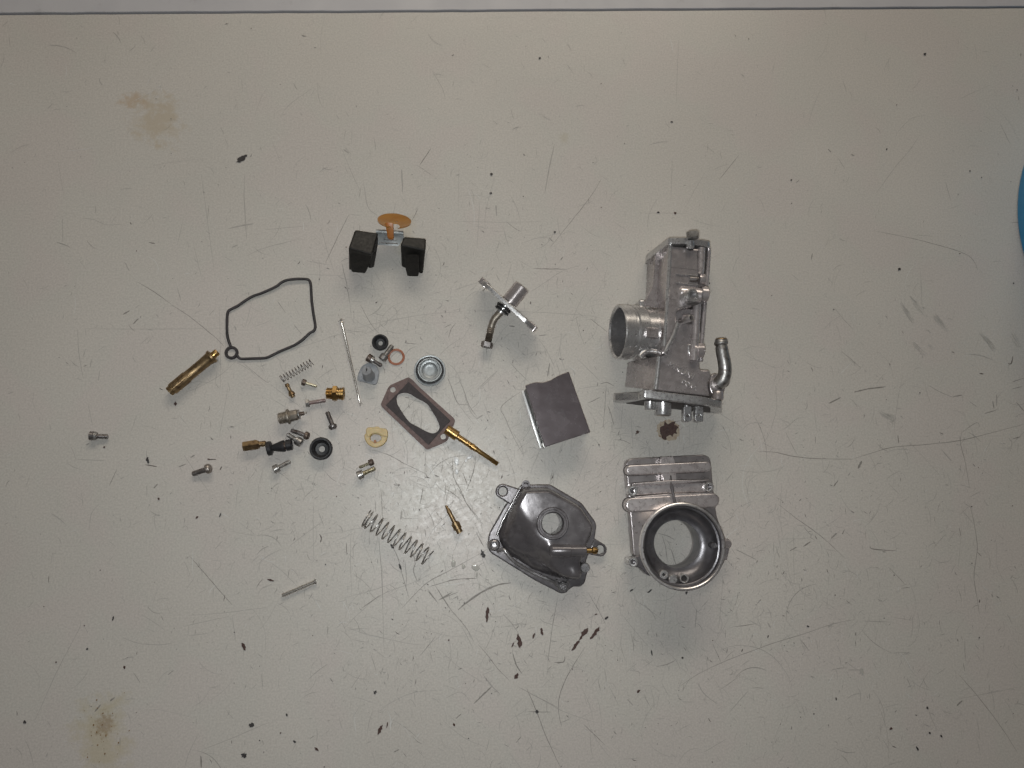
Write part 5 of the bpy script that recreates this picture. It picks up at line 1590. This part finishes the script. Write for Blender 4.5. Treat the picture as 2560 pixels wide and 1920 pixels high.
# mixture screw
t, A_, B_, k = turned('mixture_screw', 'little brass mixture screw with pointed tip, right of the large spring', 'screw', 'G', (1408, 240), (1605, 620), [
    ('screw_point', BRASS_O, [(0, 12), (.02, 17), (.2, 27), (.22, 30), (.6, 30), (.62, 24)], 0),
    ('screw_head', BRASS_O, [(.60, 34), (.61, 46), (.64, 46), (.65, 58), (.86, 58), (.87, 46), (1.0, 42), (1.0, 36)], 0)], 2.3, 28, zr2=2.6)
# drain stud: thin nail-like pin
turned('float_pin', 'thin shiny steel pin with flat head, lying alone at the lower left', 'pin', 'Q', (722, 985), (1655, 588), [
    ('pin_shank', CHROME, [(0, 46), (.01, 54), (.96, 53)], 0), ('pin_head', STEEL, [(.955, 54), (.975, 84), (.995, 84), (1.0, 68)], 0)], 1.4, 28)
# jet needle
t, A_, B_, k = turned('jet_needle', 'long thin tapering steel jet needle with small clip at its top', 'jet needle', 'D', (206, 232), (520, 1625), [
    ('needle_rod', CHROME, [(0, 10), (.004, 18), (.02, 20), (.022, 12), (.034, 12), (.036, 21), (.05, 25), (.055, 22), (.5, 22), (.85, 16), (.995, 11), (1.0, 7)], 0)], 1.3, 22, zr2=.7)
dx = (B_ - A_).normalized(); sd_v = Vector((-dx.y, dx.x, 0))
b0 = bmesh.new()
cc = A_ + dx * 1.15
pth = [cc + sd_v * 2.1 * math.cos(a_) + Vector((0, 0, 1)) * (1.1 * math.sin(a_)) for a_ in np.linspace(-.2, math.pi + .2, 14)]
add_tube(b0, [cc - sd_v * 2.1 - dx * .0 + dx * .6, cc - sd_v * 1.1, cc + sd_v * 1.1, cc + sd_v * 2.1 + dx * .1], [.28, .4, .4, .25], 8)
bm_obj(b0, 'needle_clip', STEEL_D, t)


# ---------------- screws
def cross_cut(A_, d, r, slot):
    dx, u, v = frame_of(d)
    cs = [box_at(A_, d, 1.9, r * (2.4 if slot else 1.2), .85, up=v)]
    if not slot:
        cs.append(box_at(A_, d, 1.9, .75, r * 1.2, up=v))
    return cs


def screw(label, fr, head, tip, hr, hl, sr, hm, sm, style='cyl', washer=None, group='loose screws on the bench', bare=0.0, lift=0.0):
    """radii and lengths in zoom pixels"""
    k = mm(fr, 1, head[0], head[1], 3)
    hr, hl, sr = hr * k, hl * k, sr * k
    A_, B_ = W(fr, head[0], head[1], hr + lift), W(fr, tip[0], tip[1], sr + .15 + lift)
    d = (B_ - A_).normalized()
    A0 = A_ - d * hl / 2
    L = (B_ - A0).length
    t = thing('screw', label, 'screw', ((A_ + B_) / 2)[:2] + (0,), group)
    b0 = bmesh.new()
    if style == 'hex':
        add_lathe(b0, A0, d, [(0, hr * .82), (.3, hr), (hl - .2, hr), (hl, hr * .9)], 6, rot=math.pi / 6)
    elif style == 'slot':
        add_lathe(b0, A0, d, [(0, hr * .62), (hl * .15, hr * .86), (hl * .4, hr), (hl * .85, hr), (hl, hr * .85)], 24)
    else:
        add_lathe(b0, A0, d, [(0, hr * .7), (.2, hr * .88), (.55, hr), (hl - .2, hr), (hl, hr * .92)], 28)
    h_ = bm_obj(b0, 'head', hm, t, angle=30)
    if style != 'hex':
        cut(h_, cross_cut(A0 + d * .2, d, hr, style == 'slot'))
    b0 = bmesh.new()
    s0_ = hl * .9
    pf = [(s0_, sr * .95), (s0_ + .01 + (L - s0_) * bare, sr * .95)]
    n = max(4, int((L - pf[-1][0]) / .62))
    a_ = pf[-1][0]
    st = (L - .5 - a_) / n
    for i in range(n):
        pf += [(a_ + st * i + .02, sr * .84), (a_ + st * (i + .35), sr), (a_ + st * (i + .6), sr)]
    pf += [(L - .45, sr * .85), (L, sr * .7)]
    add_lathe(b0, A0, d, pf, 20)
    bm_obj(b0, 'shank', sm, t, angle=50)
    if washer:
        b0 = bmesh.new()
        add_ring(b0, A0, d, sr, hr * .98, hl + .15, hl + .15 + washer, 26, .12)
        if washer > .7:
            add_ring(b0, A0 + d * .9, d, sr, hr * .86, hl + .25, hl + .25 + washer * .7, 26, .12)
        bm_obj(b0, 'washer', STEEL, t)
    return t


screw('small screw with dark head and pale brassy shank, just below the little spring', 'C', (718, 548), (955, 622), 58, 74, 26, RUST, YZINC, bare=.9)
screw('hexagon head screw with pink stained thread, left of the bright brass fitting', 'C', (783, 925), (1112, 872), 76, 66, 38, STEEL, PINK, 'hex')
screw('dark screw with cross head pointing down, above the lower black grommet', 'C', (1245, 1352), (1140, 1080), 78, 82, 42, STEEL_D, STEEL_D, 'slot')
screw('screw with rusty brown slotted head, lying above the bright screw by the black plunger', 'C', (775, 1512), (488, 1412), 74, 82, 40, RUST, STEEL_D, 'slot')
screw('bright screw with round shiny head touching the end of the black plunger', 'E', (1235, 690), (1028, 560), 72, 80, 38, STEEL, STEEL, washer=.8)
screw('grey screw with thick cylinder head, alone below the black plunger', 'E', (838, 1122), (1080, 995), 70, 82, 36, STEEL, STEEL, washer=.5)
screw('screw with round dark head and washers, leftmost of all the parts', 'H', (178, 305), (432, 318), 70, 68, 38, STEEL_D, STEEL_D, washer=1.0, bare=.4)
screw('brownish screw with deeply split head, second thing from the left edge, lower left', 'H', (1975, 808), (1728, 893), 76, 82, 42, surf('brown_grey_steel', (0.27, 0.24, 0.22), (0.40, 0.36, 0.33), (.35, .5), .9, 600, .4, 2500), STEEL_D, 'slot')
screw('pale worn screw lying between black grommet and orange ring', 'D', (878, 862), (1030, 660), 66, 84, 38, STEEL, STEEL, washer=.4)
screw('screw with brown cylinder head resting on the edge of the grey tabbed cap', 'D', (655, 862), (858, 990), 66, 72, 33, RUST, STEEL_D, washer=.9, lift=.8)
screw('thin brassy screw with dark head, upper of two below the cream plastic piece', 'F', (360, 1243), (200, 1312), 44, 60, 20, RUST, YZINC, bare=.85)
screw('thick screw with broad washer head, lower of the two below the cream plastic piece', 'F', (205, 1412), (412, 1318), 58, 64, 32, STEEL, YZINC, washer=.7)


# ---------------- springs
def spring(label, fr, a, b, rad, wire, turns, mat, close=1.3):
    R_ = rad * mm(fr, 1, a[0], a[1]); w_ = wire * mm(fr, 1, a[0], a[1])
    A_, B_ = W(fr, a[0], a[1], R_ + w_), W(fr, b[0], b[1], R_ + w_)
    d, u, v = frame_of(B_ - A_)
    L = (B_ - A_).length
    n = int(turns * 26)
    pth = []
    for i in range(n + 1):
        s = i / n
        ph = 2 * math.pi * turns * s
        # coils sit closer at both ends
        e = close / turns
        x_ = s * .4 if s < e else e * .4 + (s - e) / (1 - e) * (1 - .4 * e)
        pth.append(A_ + d * L * x_ + (u * math.cos(ph) + v * math.sin(ph)) * R_)
    b0 = bmesh.new(); add_tube(b0, pth, w_, 8)
    o = bm_obj(b0, 'coil_spring', mat, None, origin=Vector(((A_ + B_) / 2)[:2] + (0,)))
    return o


tag(spring('', 'G', (302, 418), (1185, 975), 118, 10.6, 12.0, STEEL), 'large steel coil spring, lowest spring, left of the small brass mixture screw', 'spring', 'coil springs')
tag(spring('', 'C', (315, 492), (868, 178), 66, 6.0, 11.5, STEEL_D), 'small fine wire spring below the black gasket loop', 'spring', 'coil springs')


# ---------------- rubber grommets, rings and caps
def grommet(label, fr, x, y, r, hx_, hy_, hr_, h=5.0):
    k = mm(fr, 1, x, y, 4)
    c0 = W(fr, x, y, h)
    R_ = r * k; hr_ *= k
    b0 = bmesh.new()
    pf = [(0.2, R_ * .80), (.3, R_ * .93), (h * .45, R_ * .98), (h * .75, R_), (h * .93, R_ * .96), (h, R_ * .88), (h, R_ * .80), (h * .9, R_ * .70), (h * .82, R_ * .66), (h * .22, R_ * .60), (h * .12, R_ * .55),
          (h * .10, hr_ * 1.2), (h * .07, hr_ * 1.08), (.1, hr_ * 1.08)]
    add_lathe(b0, Vector((c0.x, c0.y, 0)), (0, 0, 1), pf, 48, cap=False)
    o = bm_obj(b0, 'grommet', RUBBER, None, origin=Vector((c0.x, c0.y, 0)), angle=35)
    return tag(o, label, 'grommet', 'black rubber grommets')


grommet('smaller black rubber grommet at the top, just above the pale screw', 'D', 828, 606, 132, 836, 624, 32, 4.6)
grommet('larger black rubber grommet, right of the screws at the black plunger', 'E', 1570, 790, 188, 1600, 797, 46, 6.0)
q = W('D', 1086, 843, 1)
b0 = bmesh.new()
rr = mm('D', 118, 1086, 843)
pth = [Vector((q.x + rr * 1.0 * math.cos(t), q.y + rr * .98 * math.sin(t), .95)) for t in np.linspace(0, 2 * math.pi, 49)[:-1]]
R1 = mm('D', 19, 1086, 843)
add_tube(b0, pth, R1, 12, closed=True)
for v in b0.verts:
    v.co.z = .2 + (v.co.z + R1 - .95) * .45
tag(bm_obj(b0, 'sealing_ring', ORANGE, None, origin=Vector((q.x, q.y, 0))), 'thin reddish orange rubber sealing ring touching the pale screw', 'sealing ring')

# round grey cap with black seal
x, y = 1622, 1052
rc = thing('round_cap', 'round grey drain cap with hollow centre and black seal ring', 'cap', W('D', x, y)[:])
k = mm('D', 1, x, y, 4)
c0 = W('D', x, y, 5); c0 = Vector((c0.x, c0.y, 0))
b0 = bmesh.new()
add_lathe(b0, c0, (0, 0, 1), [(.15, 225 * k), (.2, 248 * k), (2.4, 252 * k), (2.8, 250 * k), (3.0, 245 * k), (3.0, 226 * k), (2.9, 222 * k), (2.5, 220 * k), (2.4, 200 * k)], 64, cap=False)
bm_obj(b0, 'cap_rim', ZINC, rc)
b0 = bmesh.new()
pth = [c0 + Vector((208 * k * math.cos(t), 208 * k * math.sin(t), 3.5)) for t in np.linspace(0, 2 * math.pi, 65)[:-1]]
add_tube(b0, pth, 12 * k, 10, closed=True)
bm_obj(b0, 'seal_ring', RUBBER, rc)
b0 = bmesh.new()
add_lathe(b0, c0, (0, 0, 1), [(2.0, 198 * k), (5.0, 194 * k), (5.6, 188 * k), (5.6, 172 * k), (5.0, 165 * k), (3.8, 158 * k), (3.6, 130 * k), (3.2, 122 * k), (1.6, 116 * k), (1.2, 100 * k), (1.15, 60 * k), (1.2, .1)], 56, cap=False)
bm_obj(b0, 'cap_cup', ZINC, rc)

# grey D-shaped cap with stem
dt_ = thing('tabbed_cap', 'grey plastic D shaped cap with slotted central stem, right of the long needle', 'cap', W('D', 640, 1110)[:])
Dp = [(465, 1200), (478, 1130), (510, 1040), (560, 975), (640, 942), (720, 950), (775, 985), (808, 1040), (818, 1120), (790, 1240), (760, 1285), (720, 1285), (600, 1250), (490, 1230)]
b0 = plate(fillet([W('D', a_, b_, 2) for a_, b_ in Dp], .9), .15, 1.9, b=.35)
bm_obj(b0, 'cap_plate', GPLAS, dt_)
b0 = bmesh.new()
add_tube(b0, smooth_path([W('D', 640 + (a_ - 640) * .95, 1110 + (b_ - 1110) * .95, 2.0) for a_, b_ in Dp], 3, True), .28, 6, closed=True)
for a_, b_ in ((525, 1180), (722, 1225)):
    q = W('D', a_, b_, 2)
    add_ring(b0, Vector((q.x, q.y, 0)), (0, 0, 1), 1.0, 1.45, 1.8, 2.3, 20, .1)
bm_obj(b0, 'moulded_outline', GPLAS, dt_)
b0 = bmesh.new()
s0_ = W('D', 655, 1150, 1.5); s1_ = W('D', 612, 1062, 11)
add_lathe(b0, s0_, s1_ - s0_, [(0, 4.2), (1.2, 3.7), (5, 3.4), ((s1_ - s0_).length - .2, 3.05), ((s1_ - s0_).length, 2.8)], 32)
st = bm_obj(b0, 'stem', GPLAS, dt_)
cut(st, [box_at(s1_ + Vector((.2, 1.6, 0)), (0.12, 1, 0), 3.6, .9, 3.0)])
bm_obj(box_at(s1_ + Vector((0.15, .3, -.35)), (0.1, 1, 0), 2.2, .7, .9, .1), 'slot_mark', HOLE, dt_)

# ---------------- frame gasket
fg = thing('frame_gasket', 'dark six-sided paper gasket frame with long opening and two holes', 'gasket', W('F', 970, 600)[:])
outer = [(850, 122), (900, 155), (1000, 260), (1455, 670), (1462, 710), (1380, 905), (1370, 945), (1320, 985), (1110, 1075), (1080, 1070), (1040, 1030), (500, 515), (485, 480), (580, 265), (615, 225)]
opening = [(810, 325), (870, 345), (960, 400), (1050, 445), (1110, 490), (1160, 570), (1220, 670), (1262, 760), (1255, 810), (1220, 850), (1160, 865), (1090, 840), (980, 780), (890, 735), (840, 690), (770, 590), (705, 480), (690, 410), (705, 360), (750, 335)]
hol = [circ(W('F', 645, 289), mm('F', 36, 645, 289), 24), circ(W('F', 1307, 905), mm('F', 36, 1307, 905), 24)]
opn = fillet([W('F', a_, b_) for a_, b_ in opening], 1.5, 3)
bm_obj(plate(fillet([W('F', a_, b_) for a_, b_ in outer], .9), .25, 1.15, holes=[opn] + hol, b=.2), 'paper_frame', PAPER, fg)
inner = [(850, 185), (1398, 695), (1115, 1008), (555, 488)]
opn2 = [tuple(q) for q in offset(ccw([(q[0], q[1]) for q in opn]), -.02)]
bm_obj(plate([W('F', a_, b_, 1.5) for a_, b_ in inner], 1.2, 1.65, holes=[opn2], b=.12), 'raised_panel', PLATE, fg)
b0 = bmesh.new()
add_tube(b0, [W('F', a_, b_, 1.45) for a_, b_ in inner], .22, 6, closed=True)
bm_obj(b0, 'panel_edge', surf('near_black_edge', (0.02, 0.017, 0.018), (0.03, 0.026, 0.027), (.5, .7), 0, 500), fg)

# ---------------- cream nylon piece
cn = thing('nylon_retainer', 'cream yellow nylon retainer with round hole and flat top, above two screws', 'plastic retainer', W('F', 425, 910)[:])
ol = [(268, 880), (290, 860), (288, 810), (310, 782), (405, 780), (412, 770), (458, 772), (465, 788), (560, 800), (578, 840), (575, 900), (560, 960), (520, 1010), (460, 1042), (400, 1050), (340, 1028), (295, 985), (270, 930)]
b0 = plate(fillet([W('F', a_, b_, 3) for a_, b_ in ol], 1.0), .2, 3.4, holes=[fillet([W('F', a_, b_, 3) for a_, b_ in ((340, 925), (355, 888), (400, 870), (450, 876), (488, 900), (492, 935), (470, 965), (430, 975), (385, 975), (355, 955))], 1.5)], b=.6)
bm_obj(b0, 'retainer_body', CREAM, cn)
b0 = plate(fillet([W('F', a_, b_, 4) for a_, b_ in ((292, 870), (290, 810), (312, 785), (560, 803), (574, 845), (572, 905), (500, 895), (478, 868), (430, 856), (385, 858), (350, 880), (338, 905), (292, 890))], .6), 3.2, 4.2, b=.4)
bm_obj(b0, 'raised_band', CREAM, cn)
b0 = plate(fillet([W('F', a_, b_, 3) for a_, b_ in ((388, 990), (394, 950), (410, 945), (424, 955), (430, 992))], .4), .5, 3.6, b=.3)
bm_obj(b0, 'brown_tab', surf('brown_tab_plastic', (0.30, 0.12, 0.045), (0.38, 0.17, 0.07), (.4, .5), 0, 300), cn)

# ---------------- blue tub at the right edge
q = P(2547, 562, 2)
c0 = Vector((q.x + 120, q.y, 0))
bx = thing('blue_tub', 'blue plastic tub cut off by the right edge of the photo', 'tub', c0)
b0 = bmesh.new()
add_lathe(b0, c0, (0, 0, 1), [(1.2, 114), (.3, 116), (.4, 119), (2, 120), (60, 122), (70, 123), (74, 125), (76, 125), (76, 123), (70, 121), (60, 120), (5, 116), (4, .1)], 128, cap=False)
bm_obj(b0, 'tub_wall', BLUE, bx, angle=50)
for o in SC.objects:
    if '_org' in o:
        del o['_org']
